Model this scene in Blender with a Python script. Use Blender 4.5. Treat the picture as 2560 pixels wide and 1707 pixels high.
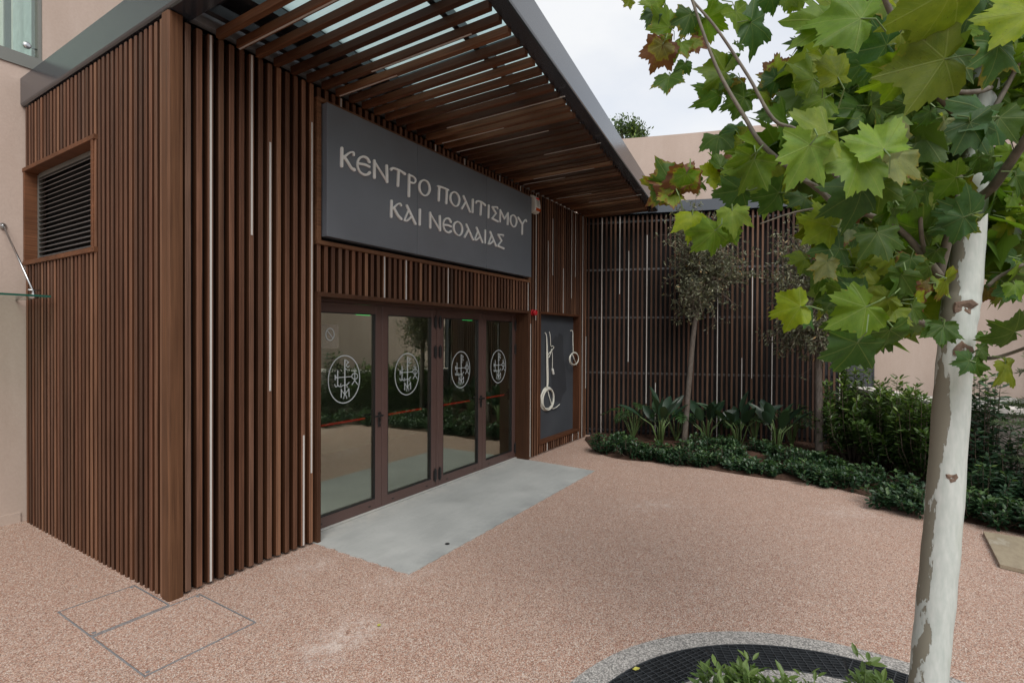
import bpy, bmesh, math, random
import numpy as np
from mathutils import Vector, Matrix
R = math.radians
random.seed(7); rng = np.random.default_rng(7)
S = bpy.context.scene
for o in list(bpy.data.objects): bpy.data.objects.remove(o)

# ------------------------------------------------------------------ camera
PW, PH, FPX = 2560.0, 1707.0, 1293.46
YAW, PITCH, ROLL = 0.5583, -0.0082, 0.0047
CAM = Vector((-1.8351, -4.0261, 1.9))
FW = Vector((math.cos(YAW)*math.cos(PITCH), math.sin(YAW)*math.cos(PITCH), math.sin(PITCH)))
RT = Vector((math.sin(YAW), -math.cos(YAW), 0)); UP = RT.cross(FW)
R2 = math.cos(ROLL)*RT + math.sin(ROLL)*UP; U2 = -math.sin(ROLL)*RT + math.cos(ROLL)*UP
cd = bpy.data.cameras.new('camera'); cam = bpy.data.objects.new('camera', cd); S.collection.objects.link(cam)
cd.sensor_width = 36; cd.lens = FPX/PW*36; cd.clip_start = 0.02; cd.clip_end = 2000
cam.matrix_world = Matrix(((R2.x, U2.x, -FW.x, CAM.x), (R2.y, U2.y, -FW.y, CAM.y), (R2.z, U2.z, -FW.z, CAM.z), (0, 0, 0, 1)))
S.camera = cam
# photo pixel -> point (on a plane, or at a depth along the view)
def ray(x, y): return FW + (x-PW/2)/FPX*R2 - (y-PH/2)/FPX*U2
def pl(x, y, ax, v):
    d = ray(x, y); return CAM + d*((v-CAM[ax])/d[ax])
def at(x, y, D): return CAM + ray(x, y)*D
def gr(x, y): return pl(x, y, 2, 0.0)
def cw(X, D, z=0.0):     # plan position: X metres right of, D metres ahead of the camera station
    p = CAM + Vector((RT.x, RT.y, 0))*X + Vector((math.cos(YAW), math.sin(YAW), 0))*D
    return Vector((p.x, p.y, z))

# ------------------------------------------------------------------ light
SUN_EL, SUN_AZ = 48.0, 228.0           # azimuth: angle of the direction to the sun in the xy plane
w = bpy.data.worlds.new('World'); S.world = w; w.use_nodes = True
nt = w.node_tree; nt.nodes.clear()
wo = nt.nodes.new('ShaderNodeOutputWorld'); bg = nt.nodes.new('ShaderNodeBackground'); bg.inputs[1].default_value = 0.1
sk = nt.nodes.new('ShaderNodeTexSky'); sk.sky_type = 'NISHITA'; sk.sun_disc = False
sk.sun_elevation = R(SUN_EL); sk.sun_rotation = R(90-SUN_AZ)
tc = nt.nodes.new('ShaderNodeTexCoord')
mp = nt.nodes.new('ShaderNodeMapping'); mp.inputs['Scale'].default_value = (1, 1, 2.2); mp.inputs['Location'].default_value = (0.3, 0.1, 0)
nz = nt.nodes.new('ShaderNodeTexNoise'); nz.inputs['Scale'].default_value = 1.7; nz.inputs['Detail'].default_value = 6; nz.inputs['Roughness'].default_value = .55
cr = nt.nodes.new('ShaderNodeValToRGB'); cr.color_ramp.elements[0].position = .28; cr.color_ramp.elements[0].color = (.62,)*3+(1,)
cr.color_ramp.elements[1].position = .62; cr.color_ramp.elements[1].color = (1, 1, 1, 1)
mx = nt.nodes.new('ShaderNodeMix'); mx.data_type = 'RGBA'; mx.inputs[7].default_value = (4.8, 4.88, 5.0, 1)
L = nt.links.new
L(tc.outputs['Generated'], mp.inputs[0]); L(mp.outputs[0], nz.inputs['Vector']); L(nz.outputs[0], cr.inputs[0])
L(cr.outputs[0], mx.inputs[0]); L(sk.outputs[0], mx.inputs[6]); L(mx.outputs[2], bg.inputs[0]); L(bg.outputs[0], wo.inputs[0])
sl = bpy.data.lights.new('sun', 'SUN'); sl.energy = 1.5; sl.angle = R(40); sl.color = (1, .96, .9)
so = bpy.data.objects.new('sun', sl); S.collection.objects.link(so)
sd = Vector((math.cos(R(SUN_EL))*math.cos(R(SUN_AZ)), math.cos(R(SUN_EL))*math.sin(R(SUN_AZ)), math.sin(R(SUN_EL))))
so.rotation_euler = sd.to_track_quat('Z', 'Y').to_euler(); so.location = (0, 0, 12)
S.view_settings.view_transform = 'Standard'; S.view_settings.look = 'None'
S.view_settings.gamma = 1; S.view_settings.exposure = 0.95; S.view_settings.use_curve_mapping = False
S.render.engine = 'CYCLES'
S.cycles.max_bounces = 6; S.cycles.transparent_max_bounces = 16; S.cycles.caustics_reflective = False; S.cycles.caustics_refractive = False

# ------------------------------------------------------------------ materials
class NB:
    """tiny node-tree helper"""
    def __init__(s, name):
        s.m = bpy.data.materials.new(name); s.m.use_nodes = True; s.t = s.m.node_tree; s.t.nodes.clear()
        s.out = s.n('ShaderNodeOutputMaterial')
    def n(s, k, **kw):
        n = s.t.nodes.new(k)
        for a, b in kw.items(): setattr(n, a, b)
        return n
    def l(s, a, b): s.t.links.new(a, b)
    def set(s, sock, v):
        if hasattr(v, 'is_output'): s.l(v, sock)
        else: sock.default_value = v
    def math(s, op, a, b=None, c=None):
        n = s.n('ShaderNodeMath', operation=op); s.set(n.inputs[0], a)
        if b is not None: s.set(n.inputs[1], b)
        if c is not None: s.set(n.inputs[2], c)
        return n.outputs[0]
    def mix(s, f, a, b, mode='MIX'):
        n = s.n('ShaderNodeMix', data_type='RGBA', blend_type=mode)
        s.set(n.inputs[0], f); s.set(n.inputs[6], a if hasattr(a, 'is_output') else tuple(a)+(1,)*(4-len(a)))
        s.set(n.inputs[7], b if hasattr(b, 'is_output') else tuple(b)+(1,)*(4-len(b))); return n.outputs[2]
    def ramp(s, f, stops):
        n = s.n('ShaderNodeValToRGB'); e = n.color_ramp.elements
        while len(e) < len(stops): e.new(.5)
        for i, (p, c) in enumerate(stops):
            e[i].position = p; e[i].color = (c,)*3+(1,) if isinstance(c, (int, float)) else tuple(c)+(1,)
        s.l(f, n.inputs[0]); return n.outputs[0]
    def mr(s, v, a, b, c=0., d=1.):
        n = s.n('ShaderNodeMapRange'); s.set(n.inputs[0], v)
        for i, q in enumerate((a, b, c, d)): n.inputs[i+1].default_value = q
        return n.outputs[0]
    def coord(s, which='Object', scale=(1, 1, 1), loc=None):
        t = s.n('ShaderNodeTexCoord'); m = s.n('ShaderNodeMapping'); m.inputs['Scale'].default_value = scale
        s.l(t.outputs[which], m.inputs[0])
        if loc is not None: s.l(loc, m.inputs['Location'])
        return m.outputs[0]
    def geo(s, scale=(1, 1, 1)):
        t = s.n('ShaderNodeNewGeometry'); m = s.n('ShaderNodeMapping'); m.inputs['Scale'].default_value = scale
        s.l(t.outputs['Position'], m.inputs[0]); return m.outputs[0]
    def noise(s, v, scale, detail=4, rough=.55, out=0):
        n = s.n('ShaderNodeTexNoise'); s.l(v, n.inputs['Vector']); n.inputs['Scale'].default_value = scale
        n.inputs['Detail'].default_value = detail; n.inputs['Roughness'].default_value = rough; return n.outputs[out]
    def vor(s, v, scale, feat='F1', out='Color'):
        n = s.n('ShaderNodeTexVoronoi', feature=feat); s.l(v, n.inputs['Vector']); n.inputs['Scale'].default_value = scale; return n.outputs[out]
    def bump(s, h, strength=.3, dist=.01):
        n = s.n('ShaderNodeBump'); s.l(h, n.inputs['Height']); n.inputs['Strength'].default_value = strength; n.inputs['Distance'].default_value = dist; return n.outputs[0]
    def bsdf(s, col, rough=.6, metal=0., nrm=None, spec=.5, out=True):
        n = s.n('ShaderNodeBsdfPrincipled')
        s.set(n.inputs['Base Color'], col if hasattr(col, 'is_output') else tuple(col)+(1,)); s.set(n.inputs['Roughness'], rough)
        n.inputs['Metallic'].default_value = metal; n.inputs['Specular IOR Level'].default_value = spec
        if nrm is not None: s.l(nrm, n.inputs['Normal'])
        if out: s.l(n.outputs[0], s.out.inputs[0])
        return n.outputs[0]
    def rnd(s): return s.n('ShaderNodeObjectInfo').outputs['Random']

M = {}
def flat(name, col, rough=.5, metal=0., spec=.5, var=.0, scale=6, bump=0.):
    b = NB(name); c = col
    if var:
        nz = b.noise(b.geo(), scale, 5); c = b.mix(b.mr(nz, .3, .7), tuple(x*(1-var) for x in col), tuple(min(1, x*(1+var)) for x in col))
    nr = None
    if bump: nr = b.bump(b.noise(b.geo(), scale*18, 4), bump, .004)
    b.bsdf(c, rough, metal, nr, spec); M[name] = b.m; return b.m

FACE = [(0, (.085, .047, .034)), (.18, (.165, .094, .067)), (.36, (.118, .058, .038)), (.55, (.15, .08, .053)), (.75, (.215, .128, .086)), (.88, (.13, .068, .046)), (1, (.12, .08, .064))]
SIDE = [(0, (.032, .013, .006)), (.5, (.06, .024, .011)), (1, (.045, .02, .01))]  # slat sides darker and redder than the faces; gap shade put into the colour
def wood(name, axis, k=1.0, stops=None):
    b = NB(name); r = b.rnd()
    sc = [55, 55, 55]; sc[axis] = 1.3
    off = b.n('ShaderNodeCombineXYZ')
    for i in range(3): b.l(b.math('MULTIPLY', r, (37., 91., 53.)[i]), off.inputs[i])
    v = b.coord('Object', tuple(sc), off.outputs[0])
    sc2 = [6, 6, 6]; sc2[axis] = .5
    v2 = b.coord('Object', tuple(sc2), off.outputs[0])
    g = b.noise(v, 1.0, 6, .65); p = b.noise(v2, 1.0, 3, .5)
    if stops is None: stops = [(0, (.05, .022, .012)), (.18, (.125, .06, .033)), (.36, (.078, .031, .015)), (.55, (.115, .05, .025)), (.75, (.178, .092, .05)), (.88, (.095, .042, .022)), (1, (.085, .046, .031))]
    base = b.ramp(r, [(p_, tuple(q*k for q in c_)) for p_, c_ in stops])
    r2_ = b.math('FRACT', b.math('MULTIPLY', r, 47.31)); sc3 = [2., 2., 2.]; sc3[axis] = .9
    ln_ = b.noise(b.coord('Object', tuple(sc3), off.outputs[0]), 1., 3, .6)
    val = b.math('MULTIPLY', b.mr(r2_, 0., 1., .62, 1.42), b.mr(ln_, .3, .7, .78, 1.22))
    cv = b.n('ShaderNodeCombineXYZ')
    for i_ in range(3): b.l(val, cv.inputs[i_])
    base = b.mix(1., base, cv.outputs[0], 'MULTIPLY')
    c = b.mix(b.mr(g, .3, .72), b.mix(1., base, (.5, .45, .42), 'MULTIPLY'), b.mix(1., base, (1.3, 1.25, 1.2), 'MULTIPLY'))
    c = b.mix(b.math('MULTIPLY', b.mr(p, .38, .68), .4), c, tuple(q*k*.62 for q in stops[len(stops)//2][1]))
    b.bsdf(c, b.mr(g, .2, .8, .5, .7), 0, b.bump(g, .3, .002), .2); M[name] = b.m
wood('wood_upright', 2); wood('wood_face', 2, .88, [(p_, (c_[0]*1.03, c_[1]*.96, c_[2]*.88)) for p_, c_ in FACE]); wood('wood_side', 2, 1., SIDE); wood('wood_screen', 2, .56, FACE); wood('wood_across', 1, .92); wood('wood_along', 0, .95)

flat('membrane', (.006, .007, .008), .85)
flat('dark_metal', (.02, .023, .028), .32, .0, .8, .12, 3)
flat('fascia_metal', (.03, .037, .048), .2, .0, 1., .06, 2); M['fascia_metal'].node_tree.nodes['Principled BSDF'].inputs['IOR'].default_value = 1.52
flat('sign_face', (.125, .14, .162), .36, 0, .5, .1, 1.3)
flat('letter_paint', (.78, .78, .77), .5, 0, .4, .05, 9)
flat('strip_white', (.5, .49, .47), .45)
flat('door_metal', (.085, .05, .044), .36, 0, .5, .06, 3)
flat('black_plastic', (.009, .009, .01), .35)
flat('red_paint', (.7, .035, .022), .35)
flat('beacon_red', (.42, .012, .018), .22)
flat('orange_lens', (.55, .07, .012), .25)
flat('white_plastic', (.66, .66, .62), .4)
flat('cable_white', (.66, .65, .58), .5, var=.08, scale=40)
flat('steel', (.5, .51, .52), .25, 1.0)
flat('galvanised', (.36, .39, .42), .45, .6, .5, .2, 12)
flat('grey_trim', (.16, .165, .15), .5, .2, .5, .08, 4)
flat('board_face', (.05, .056, .066), .6, 0, .4, .12, 2.2, .1)
flat('board_patch', (.035, .038, .044), .62, 0, .35, .1, 5)
flat('interior_dark', (.33, .36, .28), .8, var=.2, scale=1.2)
flat('interior_floor', (.2, .2, .19), .3, var=.1, scale=2)
flat('hose', (.1, .042, .026), .6)
flat('coping', (.62, .585, .555), .7, var=.06, scale=5, bump=.15)
flat('planter_render', (.22, .19, .175), .85, var=.12, scale=2.5, bump=.25)
flat('panel_grey', (.04, .044, .052), .45)
flat('rail_grey_lit', (.16, .165, .17), .5, .3)
flat('pit_dark', (.012, .012, .013), .9)
flat('grate_steel', (.055, .062, .07), .42, .55, .5, .3, 20)
flat('twig', (.105, .08, .06), .8, var=.25, scale=30)
flat('stem_green', (.11, .17, .055), .5, var=.2, scale=12)
flat('branch_bark', (.13, .115, .09), .7, var=.3, scale=25, bump=.2)

def m_stucco():
    b = NB('stucco'); v = b.geo((1, 1, .45)); a = b.noise(v, 1.1, 6, .6); f = b.noise(b.geo(), 55, 4); st = b.noise(b.geo((3.5, 3.5, .35)), 1.6, 4)
    c = b.mix(b.mr(a, .3, .7), (.41, .325, .272), (.51, .415, .36))
    c = b.mix(b.math('MULTIPLY', b.mr(st, .5, .75), .3), c, (.55, .47, .42))
    c = b.mix(b.math('MULTIPLY', b.mr(f, .35, .7), .18), c, (.32, .23, .19))
    b.bsdf(c, .9, 0, b.bump(b.math('ADD', f, b.math('MULTIPLY', a, 2.)), .22, .006), .2); M['stucco'] = b.m
m_stucco()

def m_ground():
    b = NB('resin_gravel'); v = b.geo()
    cell = b.vor(v, 165); sep = b.n('ShaderNodeSeparateColor'); b.l(cell, sep.inputs[0])
    d = b.vor(v, 165, 'F1', 'Distance')
    c = b.ramp(sep.outputs[0], [(0, (.2, .11, .08)), (.2, (.36, .19, .135)), (.42, (.46, .285, .215)), (.6, (.55, .4, .315)), (.8, (.5, .405, .345)), (.93, (.7, .61, .54)), (1, (.27, .2, .17))])
    big = b.noise(v, .7, 5, .6); mid = b.noise(v, 4.5, 4, .6)
    c = b.mix(b.math('MULTIPLY', b.mr(big, .35, .68), .28), c, b.mix(1., c, (.8, .84, .88), 'MULTIPLY'))
    c = b.mix(b.math('MULTIPLY', b.mr(mid, .5, .75), .22), c, (.3, .2, .155))
    c = b.mix(b.mr(d, .45, .75, 0., .6), c, (.12, .075, .055))
    # lime bloom stains with their own shapes
    def stain(p0, p1, wd, amt, c):
        d0 = (p1-p0); ln = d0.length; d0 = d0/ln
        sub = b.n('ShaderNodeVectorMath', operation='SUBTRACT'); b.l(v, sub.inputs[0]); sub.inputs[1].default_value = p0
        def dot(q):
            k = b.n('ShaderNodeVectorMath', operation='DOT_PRODUCT'); b.l(sub.outputs[0], k.inputs[0]); k.inputs[1].default_value = q; return k.outputs['Value']
        t = b.mr(b.math('ABSOLUTE', b.math('SUBTRACT', dot(d0), ln/2)), ln*.25, ln*.6, 1., 0.)
        s_ = b.mr(b.math('ABSOLUTE', dot(Vector((-d0.y, d0.x, 0)))), wd*.1, wd, 1., 0.)
        k = b.math('MULTIPLY', b.math('MULTIPLY', t, s_), b.mr(b.noise(v, 9., 6, .7), .42, .68))
        return b.mix(b.math('MULTIPLY', k, amt), c, (.66, .6, .56))
    c = stain(gr(770, 1660), gr(930, 1540), .22, .75, c)
    c = stain(gr(2060, 1290), gr(2180, 1275), .3, .35, c)
    c = stain(gr(1560, 1270), gr(1700, 1255), .25, .3, c)
    c = stain(gr(830, 1400), gr(700, 1440), .2, .35, c)
    c = stain(gr(900, 1470), gr(1100, 1420), .15, .3, c)
    b.bsdf(c, .78, 0, b.bump(d, .55, .004), .35); M['resin_gravel'] = b.m
    b = NB('grey_gravel'); v = b.geo(); cell = b.vor(v, 110); sep = b.n('ShaderNodeSeparateColor'); b.l(cell, sep.inputs[0]); d = b.vor(v, 110, 'F1', 'Distance')
    c = b.ramp(sep.outputs[0], [(0, (.16, .16, .155)), (.3, (.3, .29, .275)), (.6, (.4, .38, .36)), (.85, (.5, .48, .455)), (1, (.22, .21, .2))])
    c = b.mix(b.mr(d, .45, .75, 0., .6), c, (.1, .095, .09))
    b.bsdf(c, .8, 0, b.bump(d, .5, .004), .35); M['grey_gravel'] = b.m
    b = NB('concrete'); v = b.geo(); a = b.noise(v, 1.6, 7, .62); f = b.noise(v, 26, 5, .6); s2 = b.noise(b.geo((1, 4, 1)), 2.2, 5, .7)
    c = b.mix(b.mr(a, .3, .7), (.31, .32, .312), (.41, .418, .405))
    c = b.mix(b.math('MULTIPLY', b.mr(s2, .45, .72), .4), c, (.45, .455, .44))
    c = b.mix(b.math('MULTIPLY', b.mr(f, .55, .8), .25), c, (.22, .225, .215))
    sy = b.n('ShaderNodeSeparateXYZ'); b.l(v, sy.inputs[0]); dk = b.math('MULTIPLY', b.mr(sy.outputs[1], -.82, -1.16), b.mr(b.noise(v, 3.4, 6, .7), .38, .66))
    c = b.mix(b.math('MULTIPLY', dk, .6), c, (.2, .215, .215))
    c = b.mix(b.math('MULTIPLY', b.math('MULTIPLY', b.mr(sy.outputs[1], -.1, .12), b.mr(b.noise(v, 6., 6, .7), .4, .6)), .45), c, (.52, .5, .46))
    b.bsdf(c, b.mr(a, .3, .7, .5, .75), 0, b.bump(f, .1, .004), .4); M['concrete'] = b.m
    b = NB('soil'); v = b.geo(); a = b.noise(v, 5, 6, .65); f = b.noise(v, 70, 3)
    c = b.mix(b.mr(a, .35, .65), (.04, .022, .015), (.1, .056, .038)); c = b.mix(b.mr(f, .66, .74), c, (.3, .25, .2))
    b.bsdf(c, .95, 0, b.bump(b.math('ADD', f, a), .8, .02), .2); M['soil'] = b.m
    b = NB('travertine'); v = b.geo((1, 1.9, 1)); a = b.noise(v, 3.2, 8, .7); f = b.noise(v, 14, 5, .7)
    c = b.ramp(a, [(.25, (.2, .16, .115)), (.45, (.33, .28, .2)), (.55, (.27, .225, .16)), (.7, (.42, .39, .32)), (.8, (.55, .55, .52))])
    c = b.mix(b.math('MULTIPLY', b.mr(f, .5, .75), .4), c, (.2, .15, .1))
    b.bsdf(c, .45, 0, b.bump(f, .15, .004), .5); M['travertine'] = b.m
m_ground()

def m_glass():
    def sheet_glass(name, r0, tint, gcol, rough=0.):
        b = NB(name); lw_ = b.n('ShaderNodeLayerWeight'); f5 = b.math('POWER', lw_.outputs['Facing'], 5.); fac = b.math('ADD', r0, b.math('MULTIPLY', f5, 1-r0))
        tr = b.n('ShaderNodeBsdfTransparent'); tr.inputs[0].default_value = tint+(1,); gl = b.n('ShaderNodeBsdfGlossy'); gl.inputs['Roughness'].default_value = rough; gl.inputs['Color'].default_value = gcol+(1,)
        ms = b.n('ShaderNodeMixShader'); b.l(fac, ms.inputs[0]); b.l(tr.outputs[0], ms.inputs[1]); b.l(gl.outputs[0], ms.inputs[2]); b.l(ms.outputs[0], b.out.inputs[0]); M[name] = b.m
    sheet_glass('door_glass', .27, (.92, .96, .89), (.9, .93, .86)); sheet_glass('clear_glass', .06, (.9, .96, .94), (1., 1., 1.))
    b = NB('frosted_glass'); tl = b.n('ShaderNodeBsdfTranslucent'); tl.inputs[0].default_value = (.68, .78, .78, 1)
    di = b.n('ShaderNodeBsdfDiffuse'); di.inputs[0].default_value = (.55, .66, .67, 1)
    tr = b.n('ShaderNodeBsdfTransparent'); tr.inputs[0].default_value = (.62, .72, .73, 1)
    m1 = b.n('ShaderNodeMixShader'); m1.inputs[0].default_value = .25; b.l(tl.outputs[0], m1.inputs[1]); b.l(di.outputs[0], m1.inputs[2])
    m2 = b.n('ShaderNodeMixShader'); m2.inputs[0].default_value = .45; b.l(m1.outputs[0], m2.inputs[1]); b.l(tr.outputs[0], m2.inputs[2]); b.l(m2.outputs[0], b.out.inputs[0]); M['frosted_glass'] = b.m
    b = NB('glass_edge'); b.bsdf((.02, .1, .075), .1, 0, None, .6); M['glass_edge'] = b.m
    b = NB('exit_green'); e = b.n('ShaderNodeEmission'); e.inputs[0].default_value = (.05, .9, .2, 1); e.inputs[1].default_value = .7; b.l(e.outputs[0], b.out.inputs[0]); M['exit_green'] = b.m
    b = NB('etched'); b.bsdf((.38, .42, .43), .6, 0, None, .3); M['etched'] = b.m
    b = NB('sticker'); tr = b.n('ShaderNodeBsdfTransparent'); di = b.n('ShaderNodeBsdfDiffuse'); di.inputs[0].default_value = (.4, .36, .3, 1)
    m1 = b.n('ShaderNodeMixShader'); m1.inputs[0].default_value = .22; b.l(tr.outputs[0], m1.inputs[1]); b.l(di.outputs[0], m1.inputs[2]); b.l(m1.outputs[0], b.out.inputs[0]); M['sticker'] = b.m
m_glass()

def m_foliage(name, stops, rough=.45, trans=.3, spec=.4):
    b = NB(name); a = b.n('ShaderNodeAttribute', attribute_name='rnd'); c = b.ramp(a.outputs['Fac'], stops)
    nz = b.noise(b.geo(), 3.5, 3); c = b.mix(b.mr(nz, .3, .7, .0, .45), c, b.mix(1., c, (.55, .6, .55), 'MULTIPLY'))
    p = b.bsdf(c, rough, 0, None, spec, False); t = b.n('ShaderNodeBsdfTranslucent'); b.l(b.mix(1., c, (1.2, 1.35, .6), 'MULTIPLY'), t.inputs[0])
    m = b.n('ShaderNodeMixShader'); m.inputs[0].default_value = trans; b.l(p, m.inputs[1]); b.l(t.outputs[0], m.inputs[2]); b.l(m.outputs[0], b.out.inputs[0]); M[name] = b.m
m_foliage('laurel_leaf', [(0, (.026, .05, .014)), (.45, (.05, .096, .023)), (.8, (.09, .155, .033)), (1, (.17, .24, .045))], .36)
m_foliage('shrub_leaf', [(0, (.014, .036, .018)), (.5, (.026, .062, .03)), (.85, (.05, .1, .04)), (1, (.09, .16, .05))], .38)
m_foliage('pit_leaf', [(0, (.05, .085, .03)), (.5, (.1, .17, .045)), (1, (.17, .25, .07))], .4, .35)
m_foliage('olive_leaf', [(0, (.06, .065, .04)), (.4, (.12, .13, .08)), (.75, (.21, .22, .145)), (.95, (.31, .31, .21)), (1, (.34, .2, .08))], .5, .25)
m_foliage('strelitzia_leaf', [(0, (.02, .045, .026)), (.6, (.034, .072, .04)), (1, (.055, .1, .05))], .36, .15, .6)
m_foliage('philo_leaf', [(0, (.018, .045, .014)), (.6, (.032, .08, .022)), (1, (.06, .12, .03))], .35, .2, .5)
m_foliage('feather_leaf', [(0, (.06, .1, .05)), (.6, (.13, .19, .1)), (1, (.2, .27, .14))], .55, .3)
m_foliage('nandina_leaf', [(0, (.018, .045, .026)), (.6, (.035, .08, .04)), (.9, (.06, .12, .04)), (1, (.13, .2, .05))], .42, .25)

def m_plane_leaf():
    b = NB('plane_leaf'); oi = b.n('ShaderNodeObjectInfo'); uv = b.n('ShaderNodeUVMap'); sp = b.n('ShaderNodeSeparateXYZ'); b.l(uv.outputs[0], sp.inputs[0])
    x, y = sp.outputs[0], sp.outputs[1]; vein = None
    for a in (0, 48, -48, 98, -98):
        ca, sa = math.cos(R(a)), math.sin(R(a))
        d = b.math('ABSOLUTE', b.math('SUBTRACT', b.math('MULTIPLY', x, ca), b.math('MULTIPLY', y, sa)))
        t = b.math('ADD', b.math('MULTIPLY', x, sa), b.math('MULTIPLY', y, ca))
        k = b.math('MULTIPLY', b.mr(d, .004, .015, 1., 0.), b.math('GREATER_THAN', t, 0.))
        vein = k if vein is None else b.math('MAXIMUM', vein, k)
        # side veins
        s_ = b.math('SUBTRACT', t, b.math('MULTIPLY', d, .9)); f = b.math('ABSOLUTE', b.math('SUBTRACT', b.math('FRACT', b.math('MULTIPLY', s_, 9.)), .5))
        k2 = b.math('MULTIPLY', b.math('MULTIPLY', b.mr(f, .0, .07, .3, 0.), b.mr(d, .1, .2, 1., 0.)), b.math('GREATER_THAN', t, .06))
        vein = b.math('MAXIMUM', vein, k2)
    ed = b.n('ShaderNodeAttribute', attribute_name='edge').outputs['Fac']
    v3 = b.coord('Object', (1, 1, 1)); off = b.n('ShaderNodeVectorMath', operation='ADD'); b.l(v3, off.inputs[0])
    cx = b.n('ShaderNodeCombineXYZ'); b.l(b.math('MULTIPLY', oi.outputs['Random'], 40.), cx.inputs[0]); b.l(cx.outputs[0], off.inputs[1])
    n1 = b.noise(off.outputs[0], 3.2, 4, .6); n2 = b.noise(off.outputs[0], 26., 3, .6)
    c = oi.outputs['Color']
    c = b.mix(b.mr(n1, .3, .7, 0., .85), c, b.mix(1., c, (.5, .62, .6), 'MULTIPLY')); n3 = b.noise(off.outputs[0], 9., 5, .65); c = b.mix(b.mr(n3, .42, .7, 0., .4), c, b.mix(1., c, (1.25, 1.12, .9), 'MULTIPLY'))
    c = b.mix(b.mr(n2, .645, .7, 0., .6), c, (.07, .05, .012))
    c = b.mix(b.math('MULTIPLY', vein, .46), c, b.mix(.55, c, (.3, .34, .13)))
    al = oi.outputs['Alpha']
    br = b.math('ADD', b.math('MULTIPLY', ed, .62), b.math('MULTIPLY', n1, .62))
    th = b.math('SUBTRACT', 1.14, b.math('MULTIPLY', al, .62))
    yl = b.mr(b.math('SUBTRACT', br, th), -.09, -.02); bn = b.mr(b.math('SUBTRACT', br, th), -.02, .03)
    c = b.mix(b.math('MULTIPLY', yl, .75), c, (.23, .2, .025)); c = b.mix(bn, c, (.14, .06, .03))
    p = b.bsdf(c, .5, 0, b.bump(vein, .25, .01), .28, False); t = b.n('ShaderNodeBsdfTranslucent'); b.l(b.mix(1., c, (1.6, 1.65, .4), 'MULTIPLY'), t.inputs[0])
    m = b.n('ShaderNodeMixShader'); m.inputs[0].default_value = .45; b.l(p, m.inputs[1]); b.l(t.outputs[0], m.inputs[2]); b.l(m.outputs[0], b.out.inputs[0]); M['plane_leaf'] = b.m
m_plane_leaf()

def m_plane_bark():
    b = NB('plane_bark'); v = b.geo((1, 1, .32)); a = b.noise(v, 9, 7, .6); a2 = b.noise(b.geo((1, 1, .5)), 7., 2, .4)
    f = b.noise(b.geo((1, 1, .25)), 60, 4); gsm = b.noise(b.geo((1, 1, .6)), 5, 3)
    c = b.mix(b.mr(f, .3, .7), (.39, .43, .405), (.49, .52, .495))
    c = b.mix(b.math('MULTIPLY', b.mr(gsm, .56, .72), .4), c, (.27, .32, .22))
    # old bark plates on the trunk's left side as the camera sees it
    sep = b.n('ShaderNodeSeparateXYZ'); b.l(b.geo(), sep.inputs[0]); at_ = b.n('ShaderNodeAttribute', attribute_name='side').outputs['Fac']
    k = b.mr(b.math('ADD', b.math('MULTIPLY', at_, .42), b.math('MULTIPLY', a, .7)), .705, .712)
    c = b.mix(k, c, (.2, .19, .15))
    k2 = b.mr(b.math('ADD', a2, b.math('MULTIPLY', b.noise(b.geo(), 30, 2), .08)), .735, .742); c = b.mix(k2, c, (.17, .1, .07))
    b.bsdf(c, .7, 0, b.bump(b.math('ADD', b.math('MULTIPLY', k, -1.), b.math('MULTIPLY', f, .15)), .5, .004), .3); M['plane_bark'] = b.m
    b = NB('grey_bark'); v = b.geo((1, 1, .3)); f = b.noise(v, 45, 5, .65); a = b.noise(b.geo(), 6, 3)
    c = b.mix(b.mr(f, .3, .7), (.06, .05, .042), (.15, .13, .115)); c = b.mix(b.mr(a, .4, .7, 0, .5), c, (.1, .075, .055))
    b.bsdf(c, .9, 0, b.bump(f, .6, .01), .2); M['grey_bark'] = b.m
m_plane_bark()

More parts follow.
